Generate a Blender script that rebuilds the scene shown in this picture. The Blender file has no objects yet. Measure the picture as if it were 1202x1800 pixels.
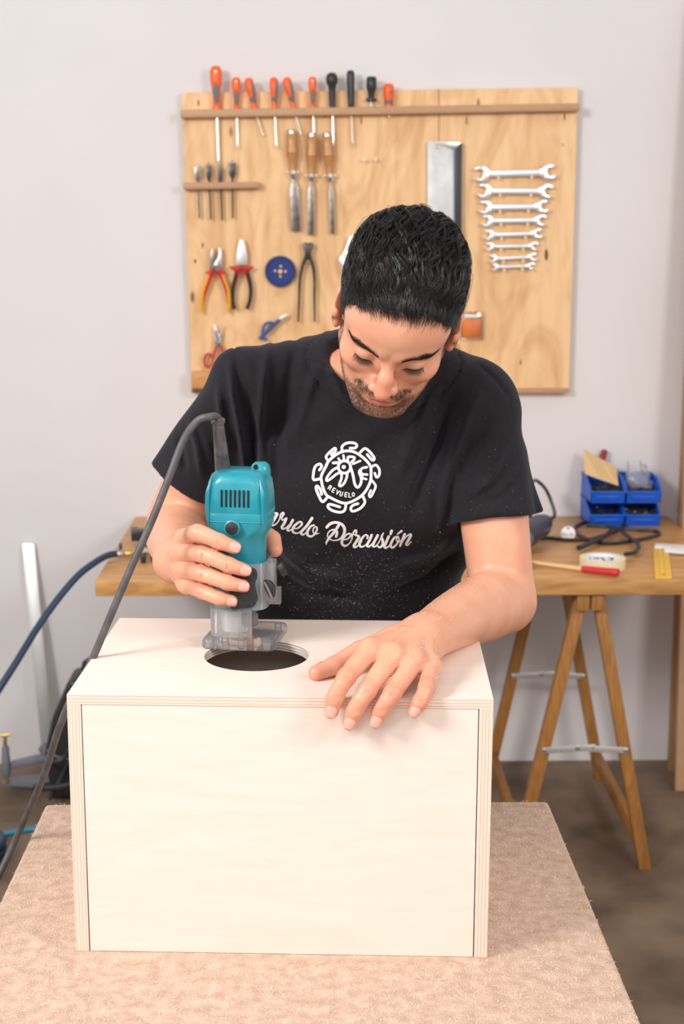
import bpy, bmesh, math, random
import numpy as np
from mathutils import Vector, Matrix
from mathutils.bvhtree import BVHTree
random.seed(7); rng = np.random.default_rng(7)
S = bpy.context.scene
COL = S.collection
# ------------------------------------------------------------------ camera
FPX, PITCH, YAW, ROLL, CZ = 2458.7, .1932, .0221, .0027, 1.62
_F = np.array([math.sin(YAW)*math.cos(PITCH), math.cos(YAW)*math.cos(PITCH), -math.sin(PITCH)])
_R = np.array([math.cos(YAW), -math.sin(YAW), 0.]); _U = np.cross(_R, _F)
_R2 = _R*math.cos(ROLL)+_U*math.sin(ROLL); _U2 = -_R*math.sin(ROLL)+_U*math.cos(ROLL)
CAM = np.array([0, 0, CZ])
cd = bpy.data.cameras.new('camera'); cam = bpy.data.objects.new('camera', cd); COL.objects.link(cam)
cd.sensor_fit = 'VERTICAL'; cd.sensor_height = 36; cd.sensor_width = 24.04; cd.lens = FPX/1800*36
cd.clip_start = .05
M = Matrix.Identity(4)
for i in range(3): M[i][0] = _R2[i]; M[i][1] = _U2[i]; M[i][2] = -_F[i]; M[i][3] = CAM[i]
cam.matrix_world = M; S.camera = cam
cd.dof.use_dof = True; cd.dof.focus_distance = 1.66; cd.dof.aperture_fstop = 8.0
# ------------------------------------------------------------------ world, lights, exposure
W = bpy.data.worlds.new('world'); S.world = W; W.use_nodes = True
W.node_tree.nodes['Background'].inputs[0].default_value = (1, .97, .96, 1)
W.node_tree.nodes['Background'].inputs[1].default_value = .65
def area(name, loc, tgt, size, power, col=(1, 1, 1)):
    l = bpy.data.lights.new(name, 'AREA'); l.shape = 'RECTANGLE'; l.size, l.size_y = size; l.energy = power; l.color = col
    o = bpy.data.objects.new(name, l); COL.objects.link(o); o.location = loc
    o.rotation_euler = (Vector(tgt)-Vector(loc)).to_track_quat('-Z', 'Y').to_euler()
area('softbox_light', (-2.0, .35, 2.75), (0.0, 2.2, 1.15), (.8, .8), 84, (1, .985, .97))
area('fill_light', (2.0, .3, 2.5), (.2, 2.6, 1.2), (.7, .7), 36, (1, .98, .96))
area('bounce_light', (-.1, -.5, 2.5), (.1, 2.2, 1.15), (1.3, .9), 13, (1, .985, .98))
vs = S.view_settings; vs.view_transform = 'Standard'; vs.look = 'None'; vs.gamma = 1; vs.use_curve_mapping = False; vs.exposure = 0.0
# ------------------------------------------------------------------ helpers
def ray(u, v):
    d = _F+_R2*(u-601)/FPX+_U2*(900-v)/FPX
    return d
def at(u, v, Y):
    d = ray(u, v); return CAM+d*(Y/d[1])
def atz(u, v, z):
    d = ray(u, v); return CAM+d*((z-CZ)/d[2])
def prj(P):
    P = np.asarray(P)-CAM; z = P@_F
    return np.stack([601+FPX*(P@_R2)/z, 900-FPX*(P@_U2)/z], -1)
def ppm(u, v, Y):                       # metres per photo pixel at a point
    return float((at(u, v, Y)-CAM)@_F)/FPX
V = lambda *a: np.array(a, float)
class G:
    def __init__(s): s.v = []; s.f = []
    def add(s, v, f):
        b = len(s.v); s.v += [tuple(map(float, p)) for p in v]; s.f += [tuple(i+b for i in q) for q in f]; return s
def frame(d):
    d = np.asarray(d, float); d = d/np.linalg.norm(d)
    a = V(0, 0, 1) if abs(d[2]) < .9 else V(1, 0, 0)
    x = np.cross(a, d); x /= np.linalg.norm(x); return x, np.cross(d, x), d
def box(g, c, s, rot=None):
    c = np.asarray(c, float); P = []
    for i in (-1, 1):
        for j in (-1, 1):
            for k in (-1, 1):
                q = V(i*s[0]/2, j*s[1]/2, k*s[2]/2)
                P.append(c+(rot@q if rot is not None else q))
    return g.add(P, [(0, 1, 3, 2), (4, 6, 7, 5), (0, 4, 5, 1), (2, 3, 7, 6), (0, 2, 6, 4), (1, 5, 7, 3)])
def rz(a): c, s = math.cos(a), math.sin(a); return np.array([[c, -s, 0], [s, c, 0], [0, 0, 1.]])
def cr(pts, n=6, closed=False):         # Catmull-Rom
    P = [np.asarray(p, float) for p in pts]
    if len(P) < 3: return P
    out = []; N = len(P); rngk = range(N if closed else N-1)
    for i in rngk:
        p0 = P[(i-1) % N] if (closed or i > 0) else 2*P[0]-P[1]
        p1 = P[i]; p2 = P[(i+1) % N]
        p3 = P[(i+2) % N] if (closed or i+2 < N) else 2*P[-1]-P[-2]
        for k in range(n):
            t = k/n
            out.append(.5*((2*p1)+(-p0+p2)*t+(2*p0-5*p1+4*p2-p3)*t*t+(-p0+3*p1-3*p2+p3)*t**3))
    if not closed: out.append(P[-1])
    return out
def tube(g, pts, r, n=10, caps=True, closed=False, flat=1.0):
    P = [np.asarray(p, float) for p in pts]; N = len(P)
    R = list(r) if hasattr(r, '__len__') else [r]*N
    if len(R) != N: R = list(np.interp(np.linspace(0, 1, N), np.linspace(0, 1, len(R)), R))
    T = [P[(i+1) % N]-P[i-1] if closed else P[min(i+1, N-1)]-P[max(i-1, 0)] for i in range(N)]
    x, y, _ = frame(T[0]); vs_ = []; fs = []
    for i in range(N):
        t = T[i]/(np.linalg.norm(T[i])+1e-12); x = x-t*(x@t); x /= np.linalg.norm(x)+1e-12; y = np.cross(t, x)
        for k in range(n):
            a = 2*math.pi*k/n; vs_.append(P[i]+R[i]*(x*math.cos(a)+y*flat*math.sin(a)))
    for i in range(N if closed else N-1):
        for k in range(n):
            a = i*n+k; b = i*n+(k+1) % n; j = (i+1) % N
            fs.append((a, b, j*n+(k+1) % n, j*n+k))
    if caps and not closed: fs += [tuple(range(n))[::-1], tuple((N-1)*n+k for k in range(n))]
    return g.add(vs_, fs)
def lathe(g, p0, p1, prof, n=20, flat=1.0):   # prof: (t along p0->p1, radius)
    p0, p1 = np.asarray(p0, float), np.asarray(p1, float); x, y, d = frame(p1-p0); L = np.linalg.norm(p1-p0)
    vs_ = []; fs = []
    if abs(d[2]) > .5: x = V(1, 0, 0)-d*d[0]; x /= np.linalg.norm(x); y = np.cross(d, x)
    for t, r in prof:
        for k in range(n):
            a = 2*math.pi*k/n; vs_.append(p0+d*L*t+r*(x*math.cos(a)+y*flat*math.sin(a)))
    for i in range(len(prof)-1):
        for k in range(n): fs.append((i*n+k, i*n+(k+1) % n, (i+1)*n+(k+1) % n, (i+1)*n+k))
    fs += [tuple(range(n))[::-1], tuple((len(prof)-1)*n+k for k in range(n))]
    return g.add(vs_, fs)
def prism(g, front, off):               # polygon (3-D points) extruded by vector off
    n = len(front); F_ = [np.asarray(p, float) for p in front]; off = np.asarray(off, float)
    B_ = [p+off for p in F_]
    return g.add(F_+B_, [tuple(range(n))[::-1], tuple(range(n, 2*n))]+[(i, (i+1) % n, n+(i+1) % n, n+i) for i in range(n)])
def plate(g, px, Y, th, **k):           # outline in photo pixels on the plane y=Y, thickness th away from viewer
    return prism(g, [at(u, v, Y) for u, v in px], (0, th, 0))
def link(name, me, mat, parent=None):
    o = bpy.data.objects.new(name, me); COL.objects.link(o)
    if mat is not None: me.materials.append(mat)
    if parent is not None:
        o.parent = parent; org = parent
        L = Vector((0, 0, 0))
        while org is not None: L += org.location; org = org.parent
        me.transform(Matrix.Translation(-L))
    return o
def mk(name, g, mat, parent=None, smooth=False, bevel=0, seg=2, sub=0, angle=40):
    me = bpy.data.meshes.new(name); me.from_pydata(g.v, [], g.f)
    bm = bmesh.new(); bm.from_mesh(me)
    bmesh.ops.recalc_face_normals(bm, faces=bm.faces)
    if bevel:
        es = [e for e in bm.edges if len(e.link_faces) == 2 and e.calc_face_angle(0) > .5]
        bmesh.ops.bevel(bm, geom=es, offset=bevel, segments=seg, affect='EDGES', profile=.5, clamp_overlap=True)
    bm.to_mesh(me); bm.free()
    if smooth or bevel:
        me.shade_smooth()
        try: me.set_sharp_from_angle(angle=math.radians(angle))
        except Exception: pass
    return link(name, me, mat, parent)
def thing(name, label, cat, loc=(0, 0, 0), group=None):
    o = bpy.data.objects.new(name, None); COL.objects.link(o); o.location = Vector([float(a) for a in loc]); o.empty_display_size = .05
    o['label'] = label; o['category'] = cat
    if group: o['group'] = group
    return o
def tag(o, label, cat, group=None):
    o['label'] = label; o['category'] = cat
    if group: o['group'] = group
    return o
def setorigin(o, loc):
    loc = Vector([float(a) for a in loc]); o.data.transform(Matrix.Translation(-loc)); o.location = loc; return o
# ------------------------------------------------------------------ materials
def mat(name, col, rough=.5, metal=0, noise=0, nscale=20, bump=0, bscale=None, col2=None, trans=0, spec=.5, stretch=(1, 1, 1), coat=0, detail=4, sss=0):
    m = bpy.data.materials.new(name); m.use_nodes = True; nt = m.node_tree; N = nt.nodes; L = nt.links; b = N['Principled BSDF']
    c = (*col, 1); b.inputs['Base Color'].default_value = c; b.inputs['Roughness'].default_value = rough; b.inputs['Metallic'].default_value = metal
    b.inputs['Specular IOR Level'].default_value = spec; b.inputs['Coat Weight'].default_value = coat
    b.inputs['Transmission Weight'].default_value = trans
    if sss: b.inputs['Subsurface Weight'].default_value = sss; b.inputs['Subsurface Scale'].default_value = .008
    if noise or bump or col2:
        tc = N.new('ShaderNodeTexCoord'); mp = N.new('ShaderNodeMapping'); mp.inputs['Scale'].default_value = stretch
        L.new(tc.outputs['Object'], mp.inputs[0])
    if noise or col2:
        nz = N.new('ShaderNodeTexNoise'); nz.inputs['Scale'].default_value = nscale; nz.inputs['Detail'].default_value = detail; L.new(mp.outputs[0], nz.inputs['Vector'])
        r = N.new('ShaderNodeValToRGB'); r.color_ramp.elements[0].position = .35; r.color_ramp.elements[1].position = .68
        c2 = col2 if col2 else tuple(x*(1-noise) for x in col)
        r.color_ramp.elements[0].color = (*c2, 1); r.color_ramp.elements[1].color = c
        L.new(nz.outputs['Fac'], r.inputs[0]); L.new(r.outputs[0], b.inputs['Base Color'])
    if bump:
        n2 = N.new('ShaderNodeTexNoise'); n2.inputs['Scale'].default_value = bscale or nscale*3; n2.inputs['Detail'].default_value = 3; L.new(mp.outputs[0], n2.inputs['Vector'])
        bp = N.new('ShaderNodeBump'); bp.inputs['Strength'].default_value = bump; bp.inputs['Distance'].default_value = .002; L.new(n2.outputs['Fac'], bp.inputs['Height']); L.new(bp.outputs[0], b.inputs['Normal'])
    return m
def wood(name, light, dark, axis='Z', scale=6, stretch=12, rough=.45, bump=.1, contrast=(.3, .75), knots=None, dist=2.5, rings=None, fine=.35):
    m = bpy.data.materials.new(name); m.use_nodes = True; nt = m.node_tree; N = nt.nodes; L = nt.links; b = N['Principled BSDF']; b.inputs['Roughness'].default_value = rough
    tc = N.new('ShaderNodeTexCoord'); mp = N.new('ShaderNodeMapping'); sc = [stretch]*3; sc['XYZ'.index(axis)] = 1; mp.inputs['Scale'].default_value = sc
    L.new(tc.outputs['Object'], mp.inputs[0])
    nz = N.new('ShaderNodeTexNoise'); nz.inputs['Scale'].default_value = scale; nz.inputs['Detail'].default_value = 6; nz.inputs['Distortion'].default_value = dist; nz.inputs['Roughness'].default_value = .55
    L.new(mp.outputs[0], nz.inputs['Vector'])
    r = N.new('ShaderNodeValToRGB'); r.color_ramp.elements[0].position = contrast[0]; r.color_ramp.elements[1].position = contrast[1]
    r.color_ramp.elements[0].color = (*dark, 1); r.color_ramp.elements[1].color = (*light, 1)
    L.new(nz.outputs['Fac'], r.inputs[0]); out = r.outputs[0]
    # fine grain
    mp2 = N.new('ShaderNodeMapping'); sc2 = [stretch*6]*3; sc2['XYZ'.index(axis)] = 3; mp2.inputs['Scale'].default_value = sc2; L.new(tc.outputs['Object'], mp2.inputs[0])
    n2 = N.new('ShaderNodeTexNoise'); n2.inputs['Scale'].default_value = scale; n2.inputs['Detail'].default_value = 3; L.new(mp2.outputs[0], n2.inputs['Vector'])
    mx = N.new('ShaderNodeMix'); mx.data_type = 'RGBA'; mx.blend_type = 'MULTIPLY'; mx.inputs[0].default_value = fine
    L.new(out, mx.inputs[6]); r2 = N.new('ShaderNodeValToRGB'); r2.color_ramp.elements[0].color = (.72, .62, .52, 1); r2.color_ramp.elements[1].color = (1, 1, 1, 1); r2.color_ramp.elements[0].position = .3; r2.color_ramp.elements[1].position = .55
    L.new(n2.outputs['Fac'], r2.inputs[0]); L.new(r2.outputs[0], mx.inputs[7]); out = mx.outputs[2]
    if knots:
        vo = N.new('ShaderNodeTexVoronoi'); vo.inputs['Scale'].default_value = knots; vo.inputs['Randomness'].default_value = 1
        mp3 = N.new('ShaderNodeMapping'); s3 = [2.6]*3; s3['XYZ'.index(axis)] = 1; mp3.inputs['Scale'].default_value = s3; L.new(tc.outputs['Object'], mp3.inputs[0]); L.new(mp3.outputs[0], vo.inputs['Vector'])
        r3 = N.new('ShaderNodeValToRGB'); r3.color_ramp.elements[0].color = (.16, .07, .03, 1); r3.color_ramp.elements[1].color = (1, 1, 1, 1); r3.color_ramp.elements[0].position = .035; r3.color_ramp.elements[1].position = .075
        L.new(vo.outputs['Distance'], r3.inputs[0]); m2 = N.new('ShaderNodeMix'); m2.data_type = 'RGBA'; m2.blend_type = 'MULTIPLY'; m2.inputs[0].default_value = .85
        L.new(out, m2.inputs[6]); L.new(r3.outputs[0], m2.inputs[7]); out = m2.outputs[2]
    L.new(out, b.inputs['Base Color'])
    bp = N.new('ShaderNodeBump'); bp.inputs['Strength'].default_value = bump; bp.inputs['Distance'].default_value = .001; L.new(n2.outputs['Fac'], bp.inputs['Height']); L.new(bp.outputs[0], b.inputs['Normal'])
    return m
def ply_edge(name, axis, period, a=(.84, .655, .55), b_=(.62, .44, .36)):   # plywood edge: plies alternate along an object axis
    m = bpy.data.materials.new(name); m.use_nodes = True; nt = m.node_tree; N = nt.nodes; L = nt.links; b = N['Principled BSDF']; b.inputs['Roughness'].default_value = .6
    tc = N.new('ShaderNodeTexCoord'); sp = N.new('ShaderNodeSeparateXYZ'); L.new(tc.outputs['Object'], sp.inputs[0])
    nz = N.new('ShaderNodeTexNoise'); nz.inputs['Scale'].default_value = 90; nz.inputs['Detail'].default_value = 4; L.new(tc.outputs['Object'], nz.inputs['Vector'])
    ma = N.new('ShaderNodeMath'); ma.operation = 'MULTIPLY_ADD'; ma.inputs[1].default_value = 2*math.pi/period; L.new(sp.outputs['XYZ'.index(axis)], ma.inputs[0])
    nm = N.new('ShaderNodeMath'); nm.operation = 'MULTIPLY'; nm.inputs[1].default_value = 3.0; L.new(nz.outputs['Fac'], nm.inputs[0]); L.new(nm.outputs[0], ma.inputs[2])
    si = N.new('ShaderNodeMath'); si.operation = 'SINE'; L.new(ma.outputs[0], si.inputs[0])
    r = N.new('ShaderNodeValToRGB'); r.color_ramp.elements[0].position = .0; r.color_ramp.elements[1].position = .35
    r.color_ramp.elements[0].color = (*b_, 1); r.color_ramp.elements[1].color = (*a, 1)
    h = N.new('ShaderNodeMath'); h.operation = 'MULTIPLY_ADD'; h.inputs[1].default_value = .5; h.inputs[2].default_value = .5; L.new(si.outputs[0], h.inputs[0]); L.new(h.outputs[0], r.inputs[0])
    L.new(r.outputs[0], b.inputs['Base Color']); return m
def clear(name, tint=(.9, .93, .98), haze=.15, rough=.05):
    m = bpy.data.materials.new(name); m.use_nodes = True; nt = m.node_tree; N = nt.nodes; L = nt.links
    for n in list(N):
        if n.type != 'OUTPUT_MATERIAL': N.remove(n)
    out = [n for n in N if n.type == 'OUTPUT_MATERIAL'][0]
    t = N.new('ShaderNodeBsdfTransparent'); t.inputs[0].default_value = (*tint, 1)
    gl = N.new('ShaderNodeBsdfGlossy'); gl.inputs['Roughness'].default_value = rough
    fr = N.new('ShaderNodeFresnel'); fr.inputs[0].default_value = 1.5
    m1 = N.new('ShaderNodeMixShader'); L.new(fr.outputs[0], m1.inputs[0]); L.new(t.outputs[0], m1.inputs[1]); L.new(gl.outputs[0], m1.inputs[2])
    df = N.new('ShaderNodeBsdfDiffuse'); df.inputs[0].default_value = (.95, .95, .97, 1)
    tl_ = N.new('ShaderNodeBsdfTranslucent'); tl_.inputs[0].default_value = (.95, .95, .97, 1); dm = N.new('ShaderNodeMixShader'); dm.inputs[0].default_value = .45; L.new(df.outputs[0], dm.inputs[1]); L.new(tl_.outputs[0], dm.inputs[2])
    m2 = N.new('ShaderNodeMixShader'); L.new(m1.outputs[0], m2.inputs[1]); L.new(dm.outputs[0], m2.inputs[2])
    nz = N.new('ShaderNodeTexNoise'); nz.inputs['Scale'].default_value = 60; nz.inputs['Detail'].default_value = 5
    mu = N.new('ShaderNodeMath'); mu.operation = 'MULTIPLY'; mu.inputs[1].default_value = haze*2; L.new(nz.outputs['Fac'], mu.inputs[0]); L.new(mu.outputs[0], m2.inputs[0])
    L.new(m2.outputs[0], out.inputs[0]); return m
MT = dict(
 wall=mat('wall_paint', (.775, .74, .74), .75, noise=.035, nscale=2.2, bump=.25, bscale=25),
 floor=mat('concrete', (.27, .185, .120), .6, col2=(.115, .075, .047), nscale=4.2, bump=.3, bscale=60, detail=9),
 felt=mat('felt', (.68, .49, .38), .95, col2=(.52, .355, .265), nscale=60, bump=1.0, bscale=420, detail=12, spec=.1),
 birch=wood('birch_face', (.835, .705, .625), (.805, .665, .575), 'X', 4, 5, .55, .02, (.2, .6), fine=.07),
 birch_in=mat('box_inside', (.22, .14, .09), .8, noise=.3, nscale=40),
 pine_board=wood('pine_plywood', (.90, .585, .305), (.74, .42, .185), 'Z', 2.0, 3.4, .45, .05, (.34, .56), knots=3.4, dist=2.6),
 rail=wood('rail_wood', (.57, .34, .19), (.48, .27, .14), 'X', 8, 12, .5, .05),
 block=wood('block_wood', (.72, .36, .13), (.55, .25, .08), 'X', 8, 12, .5, .05),
 bench=wood('bench_wood', (.66, .345, .115), (.42, .195, .06), 'X', 3.5, 7, .38, .08, (.32, .62)),
 bench_edge=wood('bench_edge', (.50, .27, .11), (.26, .12, .045), 'X', 6, 14, .5, .1, (.3, .62)),
 trestle=wood('trestle_wood', (.50, .23, .06), (.30, .12, .028), 'Z', 8, 10, .4, .06),
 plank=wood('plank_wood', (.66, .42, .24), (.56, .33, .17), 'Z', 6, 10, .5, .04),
 plank2=wood('plank_brown', (.47, .28, .15), (.38, .2, .1), 'Z', 6, 10, .5, .04),  # darker brown wood of the narrow plank
 steel=mat('steel', (.62, .61, .60), .32, 1, noise=.25, nscale=40),
 chrome=mat('chrome', (.82, .81, .82), .16, 1),
 wrench=mat('wrench_chrome', (.80, .80, .82), .25, .9),
 darksteel=mat('dark_steel', (.13, .115, .105), .38, .8, noise=.4, nscale=50),
 oldsteel=mat('worn_steel', (.36, .33, .31), .35, .9, col2=(.2, .16, .13), nscale=45),
 orange=mat('orange_plastic', (.92, .13, .012), .35),
 grey=mat('grey_rubber', (.17, .15, .15), .6),
 black=mat('black_plastic', (.022, .021, .024), .38),
 blackr=mat('black_rubber', (.032, .030, .033), .5, noise=.4, nscale=60),
 handle=wood('handle_beech', (.66, .33, .13), (.46, .20, .07), 'Z', 20, 8, .28, .03),
 red=mat('red_grip', (.62, .02, .025), .4), redd=mat('dark_red', (.36, .02, .03), .45, noise=.2, nscale=40), yellow=mat('yellow_grip', (.85, .42, .03), .4),
 blue=mat('blue_disc', (.004, .026, .18), .4), bluep=mat('blue_plastic', (.004, .105, .62), .38, noise=.15, nscale=15), blues=mat('blue_steel_handle', (.04, .10, .30), .5),
 hose=mat('hose_navy', (.016, .038, .085), .42), cyan=mat('cyan_hose', (.02, .25, .38), .4),
 brass=mat('brass', (.75, .48, .16), .3, .9), alu=mat('aluminium', (.80, .79, .78), .38, .75, noise=.12, nscale=8),
 greym=mat('grey_paint', (.17, .17, .20), .45), tape=mat('masking_tape', (.88, .74, .50), .6), tapein=mat('tape_core', (.82, .84, .88), .5),
 ink=mat('ink_blue', (.06, .10, .26), .6), white=mat('white_plastic', (.85, .84, .82), .4), ruley=mat('rule_yellow', (.84, .50, .06), .5),
 paper=mat('sandpaper_sheet', (.78, .52, .26), .8, noise=.1, nscale=8), orangec=mat('orange_card', (.93, .24, .02), .4, noise=.1, nscale=60),
 cleard=clear('clear_case', (.98, .98, .98), .04), clearb=clear('clear_base_plastic', (.995, .995, 1), .17), bag=clear('plastic_bag', (.96, .97, .99), .3, .15),
 teal=mat('teal_housing', (.003, .245, .315), .33, col2=(.03, .29, .36), nscale=30, detail=8), tealdust=mat('teal_dusty', (.10, .40, .47), .5),
 boot=mat('cord_boot', (.15, .135, .13), .45, col2=(.06, .055, .055), nscale=60, bump=.2), cord=mat('cord_rubber', (.058, .053, .056), .5, col2=(.10, .093, .092), nscale=50),
 slot=mat('vent_dark', (.006, .006, .008), .7), pad=mat('grip_pad', (.045, .042, .045), .5, noise=.4, nscale=200),
 dust=mat('sawdust', (.92, .83, .70), .9), dusty=mat('dust_inside', (.90, .86, .80), .9),
 shirt=mat('black_jersey', (.0122, .0098, .0122), .85, noise=.25, nscale=120, bump=.35, bscale=900, spec=.25),
 print=mat('shirt_print', (.95, .92, .93), .7), denim=mat('dark_denim', (.02, .03, .06), .85, noise=.3, nscale=200), shoe=mat('shoe_leather', (.03, .025, .02), .5),
 hair=mat('hair_black', (.0065, .0050, .0048), .24, spec=.55), scalp=mat('scalp_hair', (.085, .040, .021), .6, col2=(.038, .020, .013), nscale=140, spec=.2),
 brow=mat('brow_hair', (.012, .008, .006), .5), nail=mat('fingernail', (.78, .40, .32), .38, spec=.4),
 pin=mat('pin_plastic', (.90, .74, .48), .4), screw=mat('screws_black', (.14, .125, .115), .35, .5, noise=.6, nscale=200), goldchain=mat('gold_chain', (.8, .55, .2), .3, 1),
)
def skin_material():
    m = bpy.data.materials.new('skin'); m.use_nodes = True; nt = m.node_tree; N = nt.nodes; L = nt.links; b = N['Principled BSDF']
    b.inputs['Roughness'].default_value = .41; b.inputs['Specular IOR Level'].default_value = .42
    b.inputs['Subsurface Weight'].default_value = .12; b.inputs['Subsurface Radius'].default_value = (1, .35, .2); b.inputs['Subsurface Scale'].default_value = .006
    tc = N.new('ShaderNodeTexCoord')
    nz = N.new('ShaderNodeTexNoise'); nz.inputs['Scale'].default_value = 22; nz.inputs['Detail'].default_value = 6; L.new(tc.outputs['Object'], nz.inputs['Vector'])
    r = N.new('ShaderNodeValToRGB'); r.color_ramp.elements[0].position = .3; r.color_ramp.elements[1].position = .7
    r.color_ramp.elements[0].color = (.70, .32, .20, 1); r.color_ramp.elements[1].color = (.775, .40, .26, 1); L.new(nz.outputs['Fac'], r.inputs[0])
    a = N.new('ShaderNodeAttribute'); a.attribute_name = 'tint'; sp = N.new('ShaderNodeSeparateColor'); L.new(a.outputs['Color'], sp.inputs[0])
    def mix(src, fac, col):
        x = N.new('ShaderNodeMix'); x.data_type = 'RGBA'; L.new(fac, x.inputs[0]); L.new(src, x.inputs[6]); x.inputs[7].default_value = (*col, 1); return x.outputs[2]
    o = mix(r.outputs[0], sp.outputs[2], (.66, .215, .135)); o = mix(o, sp.outputs[0], (.52, .16, .12))
    n3 = N.new('ShaderNodeTexNoise'); n3.inputs['Scale'].default_value = 900; n3.inputs['Detail'].default_value = 1; L.new(tc.outputs['Object'], n3.inputs['Vector'])
    r3 = N.new('ShaderNodeMath'); r3.operation = 'MULTIPLY_ADD'; r3.inputs[1].default_value = 2.2; r3.inputs[2].default_value = -.55; r3.use_clamp = True; L.new(n3.outputs['Fac'], r3.inputs[0])
    mm = N.new('ShaderNodeMath'); mm.operation = 'MULTIPLY'; L.new(r3.outputs[0], mm.inputs[0]); L.new(sp.outputs[1], mm.inputs[1])
    o = mix(o, mm.outputs[0], (.06, .035, .025)); L.new(o, b.inputs['Base Color'])
    n4 = N.new('ShaderNodeTexNoise'); n4.inputs['Scale'].default_value = 420; n4.inputs['Detail'].default_value = 3; L.new(tc.outputs['Object'], n4.inputs['Vector'])
    bp = N.new('ShaderNodeBump'); bp.inputs['Strength'].default_value = .16; bp.inputs['Distance'].default_value = .001; L.new(n4.outputs['Fac'], bp.inputs['Height']); L.new(bp.outputs[0], b.inputs['Normal'])
    return m
MT['skin'] = skin_material()
b_ = MT['shirt'].node_tree.nodes['Principled BSDF']; b_.inputs['Sheen Weight'].default_value = .14; b_.inputs['Sheen Roughness'].default_value = .5; b_.inputs['Sheen Tint'].default_value = (.55, .55, .7, 1)
# ------------------------------------------------------------------ implicit-surface kit (numpy surface nets)
def rc(P, a, b, r1, r2):
    a = np.asarray(a); ba = np.asarray(b)-a; pa = P-a
    t = np.clip(pa@ba/(ba@ba), 0, 1); return np.linalg.norm(pa-t[:, None]*ba, axis=1)-(r1+(r2-r1)*t)
def el(P, c, r, A=None):
    q = P-np.asarray(c)
    if A is not None: q = q@A
    q = q/np.asarray(r); k0 = np.linalg.norm(q, axis=1); k1 = np.linalg.norm(q/np.asarray(r), axis=1)
    return k0*(k0-1)/(k1+1e-9)
def smin(a, b, k): h = np.maximum(k-np.abs(a-b), 0)/k; return np.minimum(a, b)-h*h*k*.25
def smax(a, b, k): return -smin(-a, -b, k)
def chain(P, pts, rs, k=.004):
    d = None
    for i in range(len(pts)-1):
        e = rc(P, pts[i], pts[i+1], rs[i], rs[i+1]); d = e if d is None else smin(d, e, k)
    return d
def schain(P, pts, rs, n=4):
    Q = cr(pts, n); rr = np.interp(np.linspace(0, 1, len(Q)), np.linspace(0, 1, len(rs)), rs); d = None
    for i in range(len(Q)-1):
        e = rc(P, Q[i], Q[i+1], rr[i], rr[i+1]); d = e if d is None else np.minimum(d, e)
    return d
def surf(f, lo, hi, h, newton=2, band=1.6):
    lo = np.asarray(lo, float); hi = np.asarray(hi, float); B = 8
    n = (np.ceil((hi-lo)/h/B)*B).astype(int)+1
    nb = (n-1)//B
    ci = np.stack(np.meshgrid(*[np.arange(k) for k in nb], indexing='ij'), -1).reshape(-1, 3)
    cc = (lo+(ci*B+B/2)*h); dv = np.concatenate([f(cc[i:i+200000]) for i in range(0, len(cc), 200000)])
    Vv = np.empty(n, np.float32)
    sg = np.where(dv < 0, -1., 1.).reshape(nb); sg = np.repeat(np.repeat(np.repeat(sg, B, 0), B, 1), B, 2)
    Vv[:-1, :-1, :-1] = sg; Vv[-1] = Vv[-2]; Vv[:, -1] = Vv[:, -2]; Vv[:, :, -1] = Vv[:, :, -2]
    act = ci[np.abs(dv) < B*h*.87*band]
    off = np.stack(np.meshgrid(*[np.arange(B+1)]*3, indexing='ij'), -1).reshape(-1, 3)
    for s in range(0, len(act), 1500):
        idx = (act[s:s+1500, None]*B+off[None]).reshape(-1, 3)
        Vv[idx[:, 0], idx[:, 1], idx[:, 2]] = f(lo+idx*h)
    neg = Vv < 0
    def c8(i, j, k): return neg[i:n[0]-1+i, j:n[1]-1+j, k:n[2]-1+k]
    allc = [c8(i, j, k) for i in (0, 1) for j in (0, 1) for k in (0, 1)]
    a = allc[0].copy(); o = allc[0].copy()
    for c in allc[1:]: a &= c; o |= c
    cell = np.argwhere(o & ~a)
    ids = -np.ones(n-1, np.int64); ids[tuple(cell.T)] = np.arange(len(cell))
    acc = np.zeros((len(cell), 3)); cnt = np.zeros(len(cell))
    cor = [(i, j, k) for i in (0, 1) for j in (0, 1) for k in (0, 1)]
    vals = {c: Vv[cell[:, 0]+c[0], cell[:, 1]+c[1], cell[:, 2]+c[2]] for c in cor}
    for c in cor:
        for ax in range(3):
            if c[ax] == 0:
                d = list(c); d[ax] = 1; d = tuple(d); x, y = vals[c], vals[d]; m = (x < 0) != (y < 0)
                t = np.where(m, x/np.where(m, x-y, 1), 0); p = np.tile(np.array(c, float), (len(cell), 1)); p[:, ax] += t
                acc[m] += p[m]; cnt[m] += 1
    vert = lo+(cell+acc/cnt[:, None])*h
    faces = []
    for ax in range(3):
        b1, b2 = (ax+1) % 3, (ax+2) % 3
        sl0 = [slice(1, -1)]*3; sl1 = [slice(1, -1)]*3; sl0[ax] = slice(0, -1); sl1[ax] = slice(1, None)
        m = neg[tuple(sl0)] != neg[tuple(sl1)]; e = np.argwhere(m); st = np.ones(3, int); st[ax] = 0; e = e+st
        fl = neg[tuple(e.T)]
        def cid(d1, d2):
            q = e.copy(); q[:, b1] -= d1; q[:, b2] -= d2; return ids[tuple(q.T)]
        q = np.stack([cid(1, 1), cid(0, 1), cid(0, 0), cid(1, 0)], 1); q[~fl] = q[~fl][:, ::-1]; q = q[(q >= 0).all(1)]; faces.append(q)
    F_ = np.concatenate(faces)
    e = h*.4
    for _ in range(newton):
        for s in range(0, len(vert), 200000):
            p = vert[s:s+200000]; d = f(p); g = np.stack([f(p+np.eye(3)[i]*e)-d for i in range(3)], 1)/e
            nn = (g**2).sum(1)+1e-6; vert[s:s+200000] = p-np.clip(d/nn, -h*2, h*2)[:, None]*g
    return vert, F_
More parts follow.
